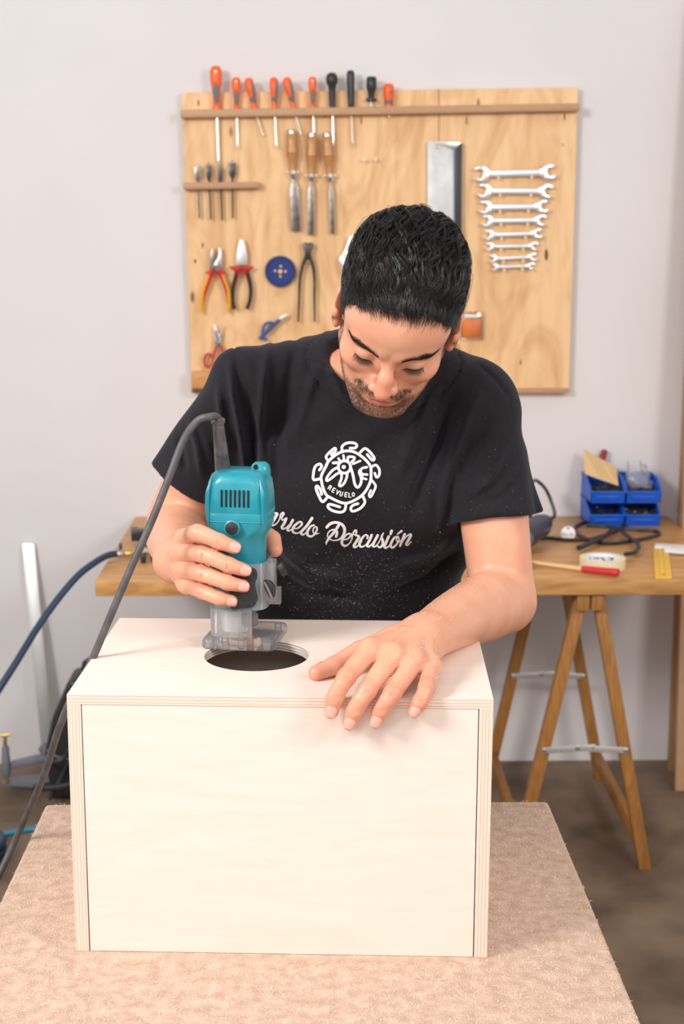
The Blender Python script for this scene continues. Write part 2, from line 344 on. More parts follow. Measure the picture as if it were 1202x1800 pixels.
def npmesh(name, v, f, mt, parent=None, smooth=True):
    me = bpy.data.meshes.new(name); nf = len(f); k = f.shape[1]
    me.vertices.add(len(v)); me.vertices.foreach_set('co', np.asarray(v, np.float32).ravel())
    me.loops.add(nf*k); me.loops.foreach_set('vertex_index', f.astype(np.int32).ravel())
    me.polygons.add(nf); me.polygons.foreach_set('loop_start', np.arange(0, nf*k, k, dtype=np.int32)); me.polygons.foreach_set('loop_total', np.full(nf, k, np.int32))
    me.update(calc_edges=True); me.validate()
    if smooth: me.shade_smooth()
    return link(name, me, mt, parent)
def bvh_of(v, f): return BVHTree.FromPolygons([tuple(p) for p in v.tolist()], f.tolist())
# ================================================================== SETTING
WY = 4.1775; BZ = .79; TZ = .80; BT = 1.114
g = G(); box(g, (0, WY+.06, 1.6), (9, .12, 3.2)); o = mk('wall_back', g, MT['wall']); o['kind'] = 'structure'
g = G(); box(g, (0, 1.6, -.05), (9, 5.27, .1)); o = mk('floor', g, MT['floor']); o['kind'] = 'structure'
# ================================================================== FELT WORK TABLE
tl, tr, tb, tf = -.3936, .3512, 1.953, .93
t = thing('work_table', 'low work table covered in beige felt carpet under the plywood box', 'table', ((tl+tr)/2, (tb+tf)/2, 0))
g = G(); box(g, ((tl+tr)/2, (tb+tf)/2, TZ-.009), (tr-tl, tb-tf, .018)); mk('felt_cover', g, MT['felt'], t, bevel=.007, seg=3)
g = G(); box(g, ((tl+tr)/2, (tb+tf)/2, TZ-.031), (tr-tl-.006, tb-tf-.006, .026)); mk('tabletop', g, MT['birch'], t, bevel=.002)
for sx in (tl+.09, tr-.09):
    for sy in (tf+.09, tb-.09):
        g = G(); box(g, (sx, sy, (TZ-.044)/2), (.06, .06, TZ-.044)); mk('leg', g, MT['trestle'], t, bevel=.003)
for sy in (tf+.09, tb-.09):
    g = G(); box(g, ((tl+tr)/2, sy, TZ-.085), (tr-tl-.24, .025, .08)); mk('apron', g, MT['trestle'], t, bevel=.002)
# felt fluff: thousands of short fibres
n = 16000; x = rng.uniform(tl+.002, tr-.002, n); y = tf+(tb-tf)*rng.uniform(.2, 1, n); a = rng.uniform(0, 2*math.pi, n); ln = rng.uniform(.002, .007, n); w = .00022
d = np.stack([np.cos(a), np.sin(a), np.zeros(n)], 1); s = np.stack([-np.sin(a), np.cos(a), np.zeros(n)], 1)*w
bx0, by0 = -.2766, 1.5151
c, sn = math.cos(-.0494), math.sin(-.0494)
lx = (x-bx0)*c+(y-by0)*sn; ly = -(x-bx0)*sn+(y-by0)*c
keep = ~((lx > -.008) & (lx < .488) & (ly > -.008) & (ly < .334))
p0 = np.stack([x, y, np.full(n, TZ)], 1); up = np.zeros((n, 3)); up[:, 2] = rng.uniform(.0006, .0022, n); bend = np.cross(d, [0, 0, 1])*rng.uniform(-.3, .3, n)[:, None]*ln[:, None]
P = [p0-s, p0+s, p0+d*ln[:, None]*.5+up+bend+s, p0+d*ln[:, None]*.5+up+bend-s, p0+d*ln[:, None]+up*.6+s*.3, p0+d*ln[:, None]+up*.6-s*.3]
vv = np.stack(P, 1)[keep].reshape(-1, 3); m = keep.sum(); b6 = (np.arange(m)*6)[:, None]
ff = np.concatenate([b6+np.array([0, 1, 2, 3]), b6+np.array([3, 2, 4, 5])])
o = npmesh('felt_fibre', vv, ff, mat('fibre', (.90, .72, .58), .9), t, smooth=False); o['kind'] = 'stuff'
# ================================================================== PLYWOOD BOX
RB = rz(-.0494); b0 = V(bx0, by0, 0); BW, BD, TT, ST = .4803, .3255, .0112, .0155
def Bp(a, b, z): return b0+RB@V(a, b, 0)+V(0, 0, z)
ctr = Bp(BW/2, BD/2, TZ+.0001)
t = thing('plywood_box', 'pale birch plywood box with a round hole cut in its top', 'box', ctr)
MT['ply_h'] = ply_edge('ply_horizontal', 'Z', .0037); MT['ply_v'] = ply_edge('ply_vertical', 'X', .0037)
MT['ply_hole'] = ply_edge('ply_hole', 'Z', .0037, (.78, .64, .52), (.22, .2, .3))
# top panel with a real hole
hc = atz(451, 1152, BT); hl = RB.T@(hc-b0); HR = .0645
g = G(); NS = 96; hx, hy = hl[0], hl[1]
def sq(k):
    a = 2*math.pi*k/NS; dx, dy = math.cos(a), math.sin(a)
    tx = ((BW-hx)/dx if dx > 1e-9 else (hx/-dx if dx < -1e-9 else 1e9)); ty = ((BD-hy)/dy if dy > 1e-9 else (hy/-dy if dy < -1e-9 else 1e9)); s_ = min(tx, ty)
    return hx+dx*s_, hy+dy*s_
angs = sorted([2*math.pi*k/NS for k in range(NS)]+[math.atan2(cy-hy, cx-hx) % (2*math.pi) for cx in (0, BW) for cy in (0, BD)])
vo = []; vi = []
for a in angs:
    dx, dy = math.cos(a), math.sin(a)
    tx = ((BW-hx)/dx if dx > 1e-9 else (hx/-dx if dx < -1e-9 else 1e9)); ty = ((BD-hy)/dy if dy > 1e-9 else (hy/-dy if dy < -1e-9 else 1e9)); s_ = min(tx, ty)
    vo.append((hx+dx*s_, hy+dy*s_)); vi.append((hx+dx*HR, hy+dy*HR))
K = len(angs)
for zz in (BT, BT-TT):
    g.v += [tuple(Bp(a, b, zz)) for a, b in vo]+[tuple(Bp(a, b, zz)) for a, b in vi]
for k in range(K):
    j = (k+1) % K
    g.f += [(k, j, K+j, K+k), (2*K+j, 2*K+k, 3*K+k, 3*K+j), (k, 2*K+k, 2*K+j, j), (K+k, K+j, 3*K+j, 3*K+k)]
me = bpy.data.meshes.new('top_panel'); me.from_pydata(g.v, [], g.f); o = link('top_panel', me, MT['birch'], t)
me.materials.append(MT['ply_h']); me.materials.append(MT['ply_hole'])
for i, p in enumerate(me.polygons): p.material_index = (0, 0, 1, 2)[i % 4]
bm = bmesh.new(); bm.from_mesh(me); bmesh.ops.recalc_face_normals(bm, faces=bm.faces); bm.to_mesh(me); bm.free()
def panel(name, a0, a1, c0, c1, z0, z1, mt, edge=None, eax=None):
    g = G(); box(g, Bp((a0+a1)/2, (c0+c1)/2, (z0+z1)/2), (a1-a0, c1-c0, z1-z0), RB)
    o = mk(name, g, mt, t, bevel=.0004, seg=1)
    if edge:
        o.data.materials.append(edge)
        for p in o.data.polygons:
            nl = RB.T@np.array(p.normal)
            if abs(nl['XYZ'.index(eax)]) < .5: p.material_index = 1
    return o
zb, zt = TZ+.0001, BT-TT
panel('side_panel', 0, ST, 0, BD, zb, zt, MT['birch'], MT['ply_v'], 'X')
panel('side_panel', BW-ST, BW, 0, BD, zb, zt, MT['birch'], MT['ply_v'], 'X')
panel('front_panel', ST+.0011, BW-ST-.0011, .0008, .0105, zb+.0002, zt-.0004, MT['birch'])
panel('back_panel', ST+.001, BW-ST-.001, BD-.012, BD-.001, zb, zt-.0002, MT['birch'])
panel('bottom_panel', ST+.0002, BW-ST-.0002, .011, BD-.0125, zb, zb+.011, MT['birch_in'])
# ================================================================== ROUTER
RY = 1.733; ry = rz(-.17)
rcen = V(at(426, 1120, RY)[0], RY, 0)
def Rp(x, y, z): return rcen+ry@V(x, y, 0)+V(0, 0, z)
t = thing('trim_router', 'teal compact trim router with clear plastic base held over the round hole', 'power tool', Rp(0, 0, BT))
def rsec(w, d, r, z, n=6, ox=0, oy=0, tilt=0):
    P = []
    for qx, qy, a0 in ((1, 1, 0), (-1, 1, 90), (-1, -1, 180), (1, -1, 270)):
        for k in range(n+1):
            a = math.radians(a0+90*k/n); P.append(Rp(ox+qx*(w/2-r)+r*math.cos(a), oy+qy*(d/2-r)+r*math.sin(a), z))
    return P
def loft(g, secs):
    n = len(secs[0]); vv = []; ff = []
    for s_ in secs: vv += s_
    for i in range(len(secs)-1):
        for k in range(n): ff.append((i*n+k, i*n+(k+1) % n, (i+1)*n+(k+1) % n, (i+1)*n+k))
    ff += [tuple(range(n))[::-1], tuple((len(secs)-1)*n+k for k in range(n))]
    return g.add(vv, ff)
g = G(); loft(g, [rsec(.058, .054, .024, 1.158), rsec(.062, .058, .028, 1.163), rsec(.0625, .060, .029, 1.205), rsec(.0625, .060, .029, 1.235), rsec(.064, .062, .028, 1.252),
  rsec(.072, .066, .021, 1.259), rsec(.076, .068, .017, 1.266), rsec(.0775, .069, .015, 1.274)])
mk('lower_housing', g, MT['teal'], t, smooth=True)
g = G(); loft(g, [rsec(.0775, .069, .015, 1.2752), rsec(.0785, .070, .014, 1.283), rsec(.0775, .069, .014, 1.2842), rsec(.0785, .070, .014, 1.2855), rsec(.0775, .069, .015, 1.305), rsec(.074, .067, .017, 1.322), rsec(.068, .062, .02, 1.331), rsec(.056, .052, .02, 1.3355), rsec(.03, .03, .012, 1.337)])
mk('upper_housing', g, MT['teal'], t, smooth=True)
g = G(); lathe(g, Rp(.025, .004, 1.312), Rp(.025, .004, 1.345), [(0, .0125), (.7, .0125), (.9, .011), (1, .007)], 20); mk('top_lug', g, MT['teal'], t, smooth=True)
g = G(); lathe(g, Rp(.021, -.009, 1.340), Rp(.021, -.0045, 1.3405), [(0, .003), (1, .003)], 12); mk('lug_hole', g, MT['slot'], t)
for sx in (-1, 1):
    g = G(); tube(g, cr([Rp(sx*.0345, -.0315, 1.272), Rp(sx*.0352, -.032, 1.288), Rp(sx*.0345, -.0325, 1.31), Rp(sx*.031, -.028, 1.327)], 4), [.0012, .0030, .0030, .0012], 8); mk('housing_rib', g, MT['teal'], t, smooth=True)
for k in range(7):
    cx = -.0165+k*.0056; g = G(); box(g, Rp(cx, -.0348, 1.3045), (.0026, .002, .022), ry); mk('vent_slot', g, MT['slot'], t, bevel=.0009)
g = G(); lathe(g, Rp(-.003, -.033, 1.268), Rp(-.003, -.0395, 1.268), [(0, .0102), (.85, .0102), (1, .009)], 24); mk('brush_cap_rim', g, MT['teal'], t, smooth=True)
g = G(); lathe(g, Rp(-.003, -.036, 1.268), Rp(-.003, -.0408, 1.268), [(0, .0082), (.9, .0082), (1, .0075)], 24); o = mk('brush_cap', g, MT['blackr'], t, smooth=True)
g = G(); box(g, Rp(-.003, -.0409, 1.268), (.009, .0006, .0014), ry); mk('cap_slot', g, MT['slot'], o)
for zz in (1.2748, 1.2846):
    g = G(); s_ = rsec(.0782, .0697, .0145, zz); tube(g, s_, .0004, 6, closed=True); mk('dusty_seam', g, MT['tealdust'], t)
# clear base: skirt, back wall, plate
g = G()
def arcwall(w, d, r, z0, z1, th, a0, a1, n=26):
    P = []
    for k in range(n+1):
        a = math.radians(a0+(a1-a0)*k/n); e = 4.5
        cx = math.copysign(abs(math.cos(a))**(2/e), math.cos(a)); cy = math.copysign(abs(math.sin(a))**(2/e), math.sin(a))
        P.append((cx, cy))
    vv = []; ff = []
    for zz in (z0, z1):
        for th_ in (0, th): vv += [Rp((w/2-th_)*x, (d/2-th_)*y, zz) for x, y in P]
    m = len(P)
    for k in range(m-1):
        ff += [(k, k+1, 2*m+k+1, 2*m+k), (m+k+1, m+k, 3*m+k, 3*m+k+1), (2*m+k, 2*m+k+1, 3*m+k+1, 3*m+k), (k+1, k, m+k, m+k+1)]
    ff += [(0, 2*m, 3*m, m), (m-1, 2*m-1, 4*m-1, 3*m-1)]
    return vv, ff
for w_, d_, z0, z1, a0, a1 in ((.074, .072, 1.163, 1.222, -178, 178), (.074, .072, 1.127, 1.163, 100, 285)):
    vv, ff = arcwall(w_, d_, .01, z0, z1, .0028, a0, a1); g.add(vv, ff)
mk('clear_skirt', g, MT['clearb'], t, smooth=True)
g = G(); loft(g, [rsec(.091, .098, .008, BT+.0003, ox=.004, oy=.0), rsec(.093, .100, .009, BT+.003, ox=.004), rsec(.093, .100, .009, BT+.010, ox=.004), rsec(.089, .096, .008, BT+.0125, ox=.004)]); mk('base_plate', g, MT['clearb'], t, bevel=.0008)
for px_, py_ in ((-.034, -.046), (.008, -.048), (.040, -.046), (-.03, .04), (.04, .04)):
    g = G(); lathe(g, Rp(px_, py_*.86, BT+.001), Rp(px_, py_*.86, BT+.0135), [(0, .0045), (1, .0045)], 14); mk('base_post', g, MT['clearb'], t, smooth=True)
g = G(); box(g, Rp(-.026, -.030, BT+.034), (.006, .006, .045), ry); mk('clear_rib', g, MT['clearb'], t, bevel=.001)
g = G(); box(g, Rp(.004, -.030, BT+.034), (.004, .005, .045), ry); mk('clear_rib', g, MT['clearb'], t, bevel=.001)
g = G()   # dust packed inside the window
loft(g, [rsec(.034, .03, .01, BT+.0127, ox=-.010, oy=.004), rsec(.036, .032, .012, BT+.028, ox=-.010, oy=.004), rsec(.030, .026, .012, BT+.043, ox=-.012, oy=.004)]); mk('packed_dust', g, mat('packed_dust', (.86, .82, .77), .95), t, smooth=True)
g = G(); lathe(g, Rp(.0125, -.012, 1.1575), Rp(.0125, -.012, 1.137), [(0, .0085), (.2, .0085), (.25, .0105), (.9, .0105), (1, .0085)], 6); mk('collet_nut', g, MT['grey'], t)
g = G(); lathe(g, Rp(.0125, -.012, 1.138), Rp(.0125, -.012, BT-.006), [(0, .003), (.5, .003), (.55, .005), (1, .005)], 14); mk('router_bit', g, mat('copper_bit', (.62, .25, .12), .4, .6), t, smooth=True)
# grip pad with clear rim
pp = [(-.012, 1.214), (.006, 1.2195), (.014, 1.216), (.0155, 1.207), (.0128, 1.198), (.0150, 1.186), (.0160, 1.178), (.010, 1.168), (-.006, 1.165), (-.020, 1.166), (-.020, 1.200)]
pc = cr([V(a, 0, b) for a, b in pp], 4, True)
g = G(); prism(g, [Rp(p[0]+.013, -.0362, p[2]) for p in pc], ry@V(0, -.0016, 0)); mk('grip_pad', g, MT['pad'], t, bevel=.0005)
g = G(); tube(g, [Rp(p[0]+.013, -.0372, p[2]) for p in pc], .0011, 8, closed=True); mk('pad_rim', g, MT['clearb'], t, smooth=True)
# clamp flanges, wing nut, knob
g = G(); box(g, Rp(.0405, -.018, 1.196), (.012, .003, .05), ry); box(g, Rp(.0405, -.006, 1.196), (.012, .003, .056), ry); box(g, Rp(.046, -.012, 1.178), (.014, .010, .022), ry); mk('clamp_flange', g, MT['clearb'], t, bevel=.001)
g = G(); lathe(g, Rp(.0475, .0, 1.206), Rp(.056, .002, 1.211), [(0, .006), (.2, .0095), (.85, .0095), (1, .007)], 9); mk('adjusting_knob', g, MT['black'], t, smooth=True)
g = G(); q = [Rp(0.0360, -.040, 1.204), Rp(0.0455, -.041, 1.203), Rp(0.0510, -.041, 1.196), Rp(0.0510, -.041, 1.185), Rp(0.0475, -.041, 1.178), Rp(0.0415, -.041, 1.184), Rp(0.0365, -.040, 1.194)]
prism(g, q, ry@V(0, .007, 0)); mk('wing_lever', g, MT['black'], t, bevel=.002)
g = G(); tube(g, [Rp(0.0375, -.0415, 1.202), Rp(0.0425, -.0425, 1.194), Rp(0.0480, -.0425, 1.181)], .0016, 8); mk('lever_ridge', g, MT['grey'], t, smooth=True)
# cord boot and cord
bt0 = Rp(-.0225, .0, 1.331); bt1 = at(383, 738, RY-.015)
g = G(); lathe(g, bt0, bt1, [(0, .0100), (.05, .0098), (.95, .0068), (.955, .0088), (1, .0088)], 20); mk('cord_boot', g, MT['boot'], t, smooth=True)
cp = [bt1-V(0, 0, .004), bt1+V(-.001, 0, .0035), at(367, 733, 1.70), at(346, 741, 1.70), at(322, 775, 1.69), at(300, 832, 1.68), at(264, 922, 1.67), at(225, 1010, 1.66), at(190, 1093, 1.655), at(158, 1168, 1.655), at(128, 1222, 1.64), at(102, 1285, 1.66), at(82, 1350, 1.72), at(60, 1404, 1.79), at(30, 1470, 1.82), at(-5, 1545, 1.80), at(-60, 1660, 1.75)]
cp += [V(-.62, 1.7, .45), V(-.7, 1.6, .12), V(-.8, 1.4, .012), V(-1.2, 1.1, .008)]
g = G(); tube(g, cr(cp, 8), .0047, 12); mk('power_cord', g, MT['cord'], t, smooth=True)
# ================================================================== WORKBENCH
bl = -.5339; yf = 3.361; brx = atz(1174, 908, BZ)[0]
t = thing('workbench', 'long wooden workbench top on trestles against the white wall', 'table', ((bl+brx)/2, (yf+WY)/2, 0))
g = G(); box(g, ((bl+brx)/2, (yf+WY-.004)/2, BZ-.0195), (brx-bl, WY-.004-yf, .039)); o = mk('benchtop', g, MT['bench'], t, bevel=.0015)
def leg(g, a, b, w, d_):
    a, b = np.asarray(a), np.asarray(b); v = (b-a)/np.linalg.norm(b-a); x = V(0, 1, 0); xx = np.cross(v, x); xx /= np.linalg.norm(xx); y = np.cross(v, xx)
    P = [p+xx*i*w/2+y*j*d_/2 for p in (a, b) for i, j in ((-1, -1), (1, -1), (1, 1), (-1, 1))]
    for p in P[:4]: p[2] = a[2]
    for p in P[4:]: p[2] = b[2]
    return g.add(P, [(0, 1, 2, 3), (7, 6, 5, 4)]+[(i, (i+1) % 4, 4+(i+1) % 4, 4+i) for i in range(4)])
def trestle(xa, xr, label, yF=3.41, yR=4.03, spF=None):
    t = thing('trestle', label, 'trestle', (xa, (yF+yR)/2, 0), 'wooden trestles under the workbench')
    zt_ = BZ-.041
    g = G(); a = V(xa-.004, yF-.035, zt_-.022); b = V(xr, yR+.06, zt_-.022)
    for dx in (-.0175, .0185):
        g = G(); P = [p+V(dx+i*.016, 0, j*.021) for p in (a, b) for i, j in ((-1, -1), (1, -1), (1, 1), (-1, 1))]
        g.add(P, [(0, 1, 2, 3), (7, 6, 5, 4)]+[(i, (i+1) % 4, 4+(i+1) % 4, 4+i) for i in range(4)]); mk('top_rail', g, MT['trestle'], t, bevel=.002)
    ends = {}
    for key, y, x in (('F', yF, xa), ('R', yR, xr)):
        for s_ in (-1, 1):
            foot = V(x+s_*.172, y, 0); top = V(x+s_*.020, y, zt_-.004)
            g = G(); leg(g, foot, top, .032, .03); mk('leg', g, MT['trestle'], t, bevel=.0015); ends[key+str(s_)] = (foot, top)
    for s_ in (-1, 1):
        f0, t0 = ends['F'+str(s_)]; f1, t1 = ends['R'+str(s_)]; k = .095
        g = G(); a = f0+(t0-f0)*k; b = f1+(t1-f1)*k; P = [p+V(s_*-.0+i*.010, 0, j*.022) for p in (a+V(0, .016, 0), b-V(0, .016, 0)) for i, j in ((-1, -1), (1, -1), (1, 1), (-1, 1))]
        g.add(P, [(0, 1, 2, 3), (7, 6, 5, 4)]+[(i, (i+1) % 4, 4+(i+1) % 4, 4+i) for i in range(4)]); mk('stretcher', g, MT['trestle'], t, bevel=.0015)
    for key, y in (('F', yF), ('R', yR)):
        k = .445; a = ends[key+'-1'][0]+(ends[key+'-1'][1]-ends[key+'-1'][0])*k; b = ends[key+'1'][0]+(ends[key+'1'][1]-ends[key+'1'][0])*k; m_ = (a+b)/2+V(0, 0, .008)
        off = V(0, -.0175, 0)
        for p, q, dz in ((a, m_+V(.02, 0, 0), 0), (m_-V(.02, 0, 0), b, -.0022)):
            g = G(); d = (q-p)/np.linalg.norm(q-p); ang = math.atan2(d[2], d[0]); Rm = np.array([[math.cos(ang), 0, -math.sin(ang)], [0, 1, 0], [math.sin(ang), 0, math.cos(ang)]])
            box(g, (p+q)/2+off+V(0, dz, 0), (np.linalg.norm(q-p)+.012, .002, .017), Rm); br = mk('hinge_brace', g, MT['alu'], t, bevel=.0008)
            for e in (p, q):
                g = G(); lathe(g, e+off+V(0, dz-.001, 0), e+off+V(0, dz-.0035, 0), [(0, .005), (.6, .005), (1, .003)], 12); mk('rivet', g, MT['steel'], br, smooth=True)
    return t
xA = at(1036, 1044, 3.41)[0]; xR = at(969, 948, 4.03)[0]
trestle(xA, xR, 'brown wooden folding trestle with metal braces right of the box, under the bench')
trestle(-.20, -.20, 'brown wooden folding trestle hidden behind the man and box')
# ================================================================== PLANKS at right
def plankbox(name, u0, u1, vb, vt, label, mt, w=.10, th=.022, gap=0.):
    pb = atz(u0, vb, 0); Y = pb[1]; x0 = pb[0]; top = 1.62+.0
    g = G(); zt_ = 2.3
    P = []
    for z, yo in ((0, 0), (zt_, WY-.004-th-Y-gap)):
        for i, j in ((0, 0), (1, 0), (1, 1), (0, 1)): P.append(V(x0+i*w, Y+yo+j*th, z))
    g.add(P, [(0, 1, 2, 3), (7, 6, 5, 4)]+[(i, (i+1) % 4, 4+(i+1) % 4, 4+i) for i in range(4)])
    o = mk(name, g, mt, bevel=.002); tag(o, label, 'plank'); setorigin(o, (x0+w/2, Y, 0)); return o
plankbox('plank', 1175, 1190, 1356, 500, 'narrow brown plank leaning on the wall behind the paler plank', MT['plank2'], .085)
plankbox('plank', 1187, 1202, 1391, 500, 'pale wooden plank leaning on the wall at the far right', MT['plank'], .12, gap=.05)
# ================================================================== TOOL BOARD
BY = 4.1475
TL, TR, BL_, BR = at(319, 163, BY), at(1016, 154, BY), at(337, 690, BY), at(1000, 691, BY)
t = thing('tool_board', 'knotty plywood tool board hung on the white wall', 'tool board', at(668, 690, BY))
g = G(); prism(g, [TL, TR, BR, BL_], (0, .018, 0)); mk('board_panel', g, MT['pine_board'], t, bevel=.001, seg=1)
for u_, v_ in ((350, 180), (980, 172), (362, 655), (985, 660)):
    g = G(); p = at(u_, v_, BY); box(g, (p[0], BY+.018+(WY-BY-.018)/2, p[2]), (.03, WY-BY-.018, .03)); mk('wall_spacer', g, MT['rail'], t)
g = G(); plate(g, [(770.3, 156), (771.6, 156), (772.2, 250), (771, 250)], BY-.0006, .001); mk('veneer_seam', g, MT['redd'], t)
g = G(); plate(g, [(317, 193), (1019, 181.5), (1019, 194.5), (317, 207)], BY-.034, .034); mk('screwdriver_rail', g, MT['rail'], t, bevel=.002)
g = G(); plate(g, [(322, 321), (456, 319.5), (456, 330.5), (322, 333)], BY-.034, .034); mk('bit_shelf', g, MT['rail'], t, bevel=.002)
g = G(); plate(g, [(336, 654), (600, 652), (600, 683), (336, 683)], BY-.035, .035); mk('lower_ledge', g, MT['block'], t, bevel=.002)
g = G(); plate(g, [(337, 683.5), (600, 683.5), (600, 690.5), (337, 690.5)], BY-.028, .028); mk('ledge_batten', g, mat('batten_dark', (.13, .045, .03), .5), t, bevel=.001)
g = G(); plate(g, [(700, 683), (1000, 682), (1000, 691), (700, 691)], BY-.008, .008); mk('bottom_batten', g, MT['rail'], t, bevel=.001)
def pin(u, v, Y0=BY, r=2.6, ln=.022, parent=None):
    p = at(u, v, Y0); s_ = ppm(u, v, Y0); g = G(); lathe(g, p, p+V(0, -ln, 0), [(0, r*s_*.6), (.7, r*s_*.6), (.72, r*s_), (.95, r*s_), (1, r*s_*.6)], 12); return mk('peg', g, MT['pin'], parent, smooth=True)
TB = t
for u_, v_, a_, b_ in ((960, 448, 3.2, 12), (349, 181, 1.5, 6), (356, 431, 1.5, 6), (343, 459, 2, 4), (635, 212, 1.2, 8), (820, 212, 1.3, 9), (992, 205, 1.4, 8), (571, 205, 2, 2), (915, 637, 1.2, 6), (989, 255, 1, 3)):
    g = G(); plate(g, [(u_+a_*math.cos(k*math.pi/5), v_+b_*math.sin(k*math.pi/5)*(1 if k % 2 else .8)) for k in range(10)], BY-.0005, .001); mk('knot', g, mat('knot_brown', (.16, .065, .03), .6) if 'knot_brown' not in bpy.data.materials else bpy.data.materials['knot_brown'], t)
for u_, v_ in ((639.5, 282), (659.5, 281)): pin(u_, v_, parent=TB, r=3)
# ---- screwdrivers
SY = BY-.017
def driver(label, top, shelf, tip, w, kind, sw=3.2, grp=None):
    s_ = ppm(shelf[0], shelf[1], SY); T, Sh, Ti = at(*top, SY), at(*shelf, SY), at(*tip, SY)
    t = thing('screwdriver', label, 'screwdriver', Sh, grp); r = w/2*s_
    if kind == 'grip':
        g = G(); lathe(g, T, Sh, [(0, r*.45), (.03, r*.75), (.10, r*.97), (.25, r), (.45, r*.82), (.62, r*.60), (.75, r*.58), (.9, r*.66), (1, r*.70)], 20, .85); h = mk('handle', g, MT['orange'], t, smooth=True)
        d = Sh-T
        for side in (-1, 1):   # soft grey inlays front and flank
            pass
        g = G(); yq = V(0, -r*.80, 0); c0 = T+d*.30; c1 = T+d*.55; c2 = T+d*.93; nx = np.cross(d/np.linalg.norm(d), V(0, 1, 0))
        prism(g, [c0+yq, c1+yq*.80+nx*r*.62, T+d*.70+yq*.7+nx*r*.50, c2+yq*.75, T+d*.70+yq*.7-nx*r*.50, c1+yq*.80-nx*r*.62], (0, r*.5, 0)); mk('grip_inlay', g, MT['grey'], h, bevel=r*.08)
        g = G(); lathe(g, T+d*.13+V(0, -r*.86, 0), T+d*.13+V(0, -r*.78, 0), [(0, r*.24), (1, r*.24)], 12); mk('hang_hole', g, MT['white'], h)
    elif kind == 'side':
        g = G(); lathe(g, T, Sh, [(0, r*.45), (.03, r*.75), (.10, r*.97), (.28, r), (.45, r*.85), (.62, r*.64), (.75, r*.60), (.9, r*.66), (1, r*.68)], 20, .85); h = mk('handle', g, MT['orange'], t, smooth=True)
        d = Sh-T; nx = V(1, 0, 0)
        g = G(); P = [(.10, .92), (.3, .96), (.5, .80), (.66, .55), (.80, .58)]
        q = [T+d*a+nx*r*b*.62+V(0, -r*.52, 0) for a, b in P]; tube(g, cr(q, 4), [r*.2, r*.42, r*.42, r*.4, r*.15], 8); mk('grip_inlay', g, MT['grey'], h, smooth=True)
        g = G(); lathe(g, T+d*.58, T+d*.74, [(0, r*.60), (.2, r*.68), (.8, r*.64), (1, r*.58)], 18, .9); mk('grip_band', g, MT['grey'], h, smooth=True)
    elif kind == 'ball':
        g = G(); lathe(g, T, Sh, [(0, r*.45), (.05, r*.85), (.14, r), (.26, r*.98), (.36, r*.7), (.5, r*.58), (1, r*.5)], 20); mk('handle', g, MT['black'], t, smooth=True)
    elif kind == 'straight':
        g = G(); lathe(g, T, Sh, [(0, r*.6), (.04, r*.92), (.1, r), (.5, r*.98), (.8, r*.8), (.92, r*.78), (.96, r*1.05), (1, r*1.05)], 20); mk('handle', g, MT['black'], t, smooth=True)
    elif kind == 'flanged':
        g = G(); d = Sh-T; lathe(g, T, T+d*.8, [(0, r*.8), (.06, r), (.45, r), (.6, r*.7), (.85, r*.6), (.88, r*1.1), (.96, r*1.1), (1, r*.5)], 12); mk('handle', g, MT['black'], t, smooth=True)
        g = G(); tube(g, [T+d*.78, Sh], 1.8*s_, 8); mk('collar', g, MT['steel'], t, smooth=True)
    elif kind == 'stubby':
        g = G(); lathe(g, T, Sh, [(0, r*.5), (.05, r*.85), (.15, r), (.5, r), (.7, r*.75), (.8, r*.8), (1, r*.75)], 20); h = mk('handle', g, MT['orange'], t, smooth=True)
        d = Sh-T; g = G(); lathe(g, T+d*.66, T+d*.86, [(0, r*.78), (.5, r*.82), (1, r*.80)], 18); mk('grip_band', g, MT['grey'], h, smooth=True)
        g = G(); lathe(g, T+d*.36+V(r*.35, -r*.75, 0), T+d*.36+V(r*.42, -r*1.02, 0), [(0, r*.32), (1, r*.26)], 12); mk('grip_spot', g, MT['grey'], h, smooth=True)
    d = Ti-Sh; L = np.linalg.norm(d); rr = sw*.38*s_
    g = G(); lathe(g, Sh-d*.01, Ti, [(0, rr), (.86, rr), (.93, rr*1.25), (1, rr*.55)], 10); mk('shaft', g, MT['chrome'] if kind != 'straight' else MT['steel'], t, smooth=True)
driver('large orange and grey screwdriver, leftmost and longest in the rail', (379, 116), (381, 195), (384, 293), 21, 'grip', 5)
driver('orange screwdriver hanging straight, second from left in the rail', (415, 136), (416, 195), (417.5, 263), 16, 'grip')
driver('orange screwdriver leaning at a slant, third from left in the rail', (436, 137), (448.5, 195), (463, 240), 16, 'side')
driver('orange screwdriver hanging straight, fourth from left in the rail', (481, 136), (482.5, 194), (486, 262), 15.5, 'side')
driver('orange screwdriver leaning at a slant, fifth from left, above first chisel', (503, 136), (517, 193), (529, 239), 15.5, 'side')
driver('thin orange screwdriver above the middle chisel', (549, 135), (550, 193), (552.5, 258), 15, 'grip')
driver('black ball-ended screwdriver in the rail with flat tip', (583, 128), (584, 192), (586, 259), 21, 'ball', 4)
driver('tall slim black-handled bradawl with spiral shaft in the rail', (616, 124), (617, 192), (620, 258), 14, 'straight', 3.4)
driver('short black screwdriver with flanged neck in the rail', (653, 135), (652, 190), (652, 200), 18, 'flanged', 3)
driver('stubby orange screwdriver, rightmost in the rail', (683, 147), (683, 190), (685, 207), 19, 'stubby', 3)
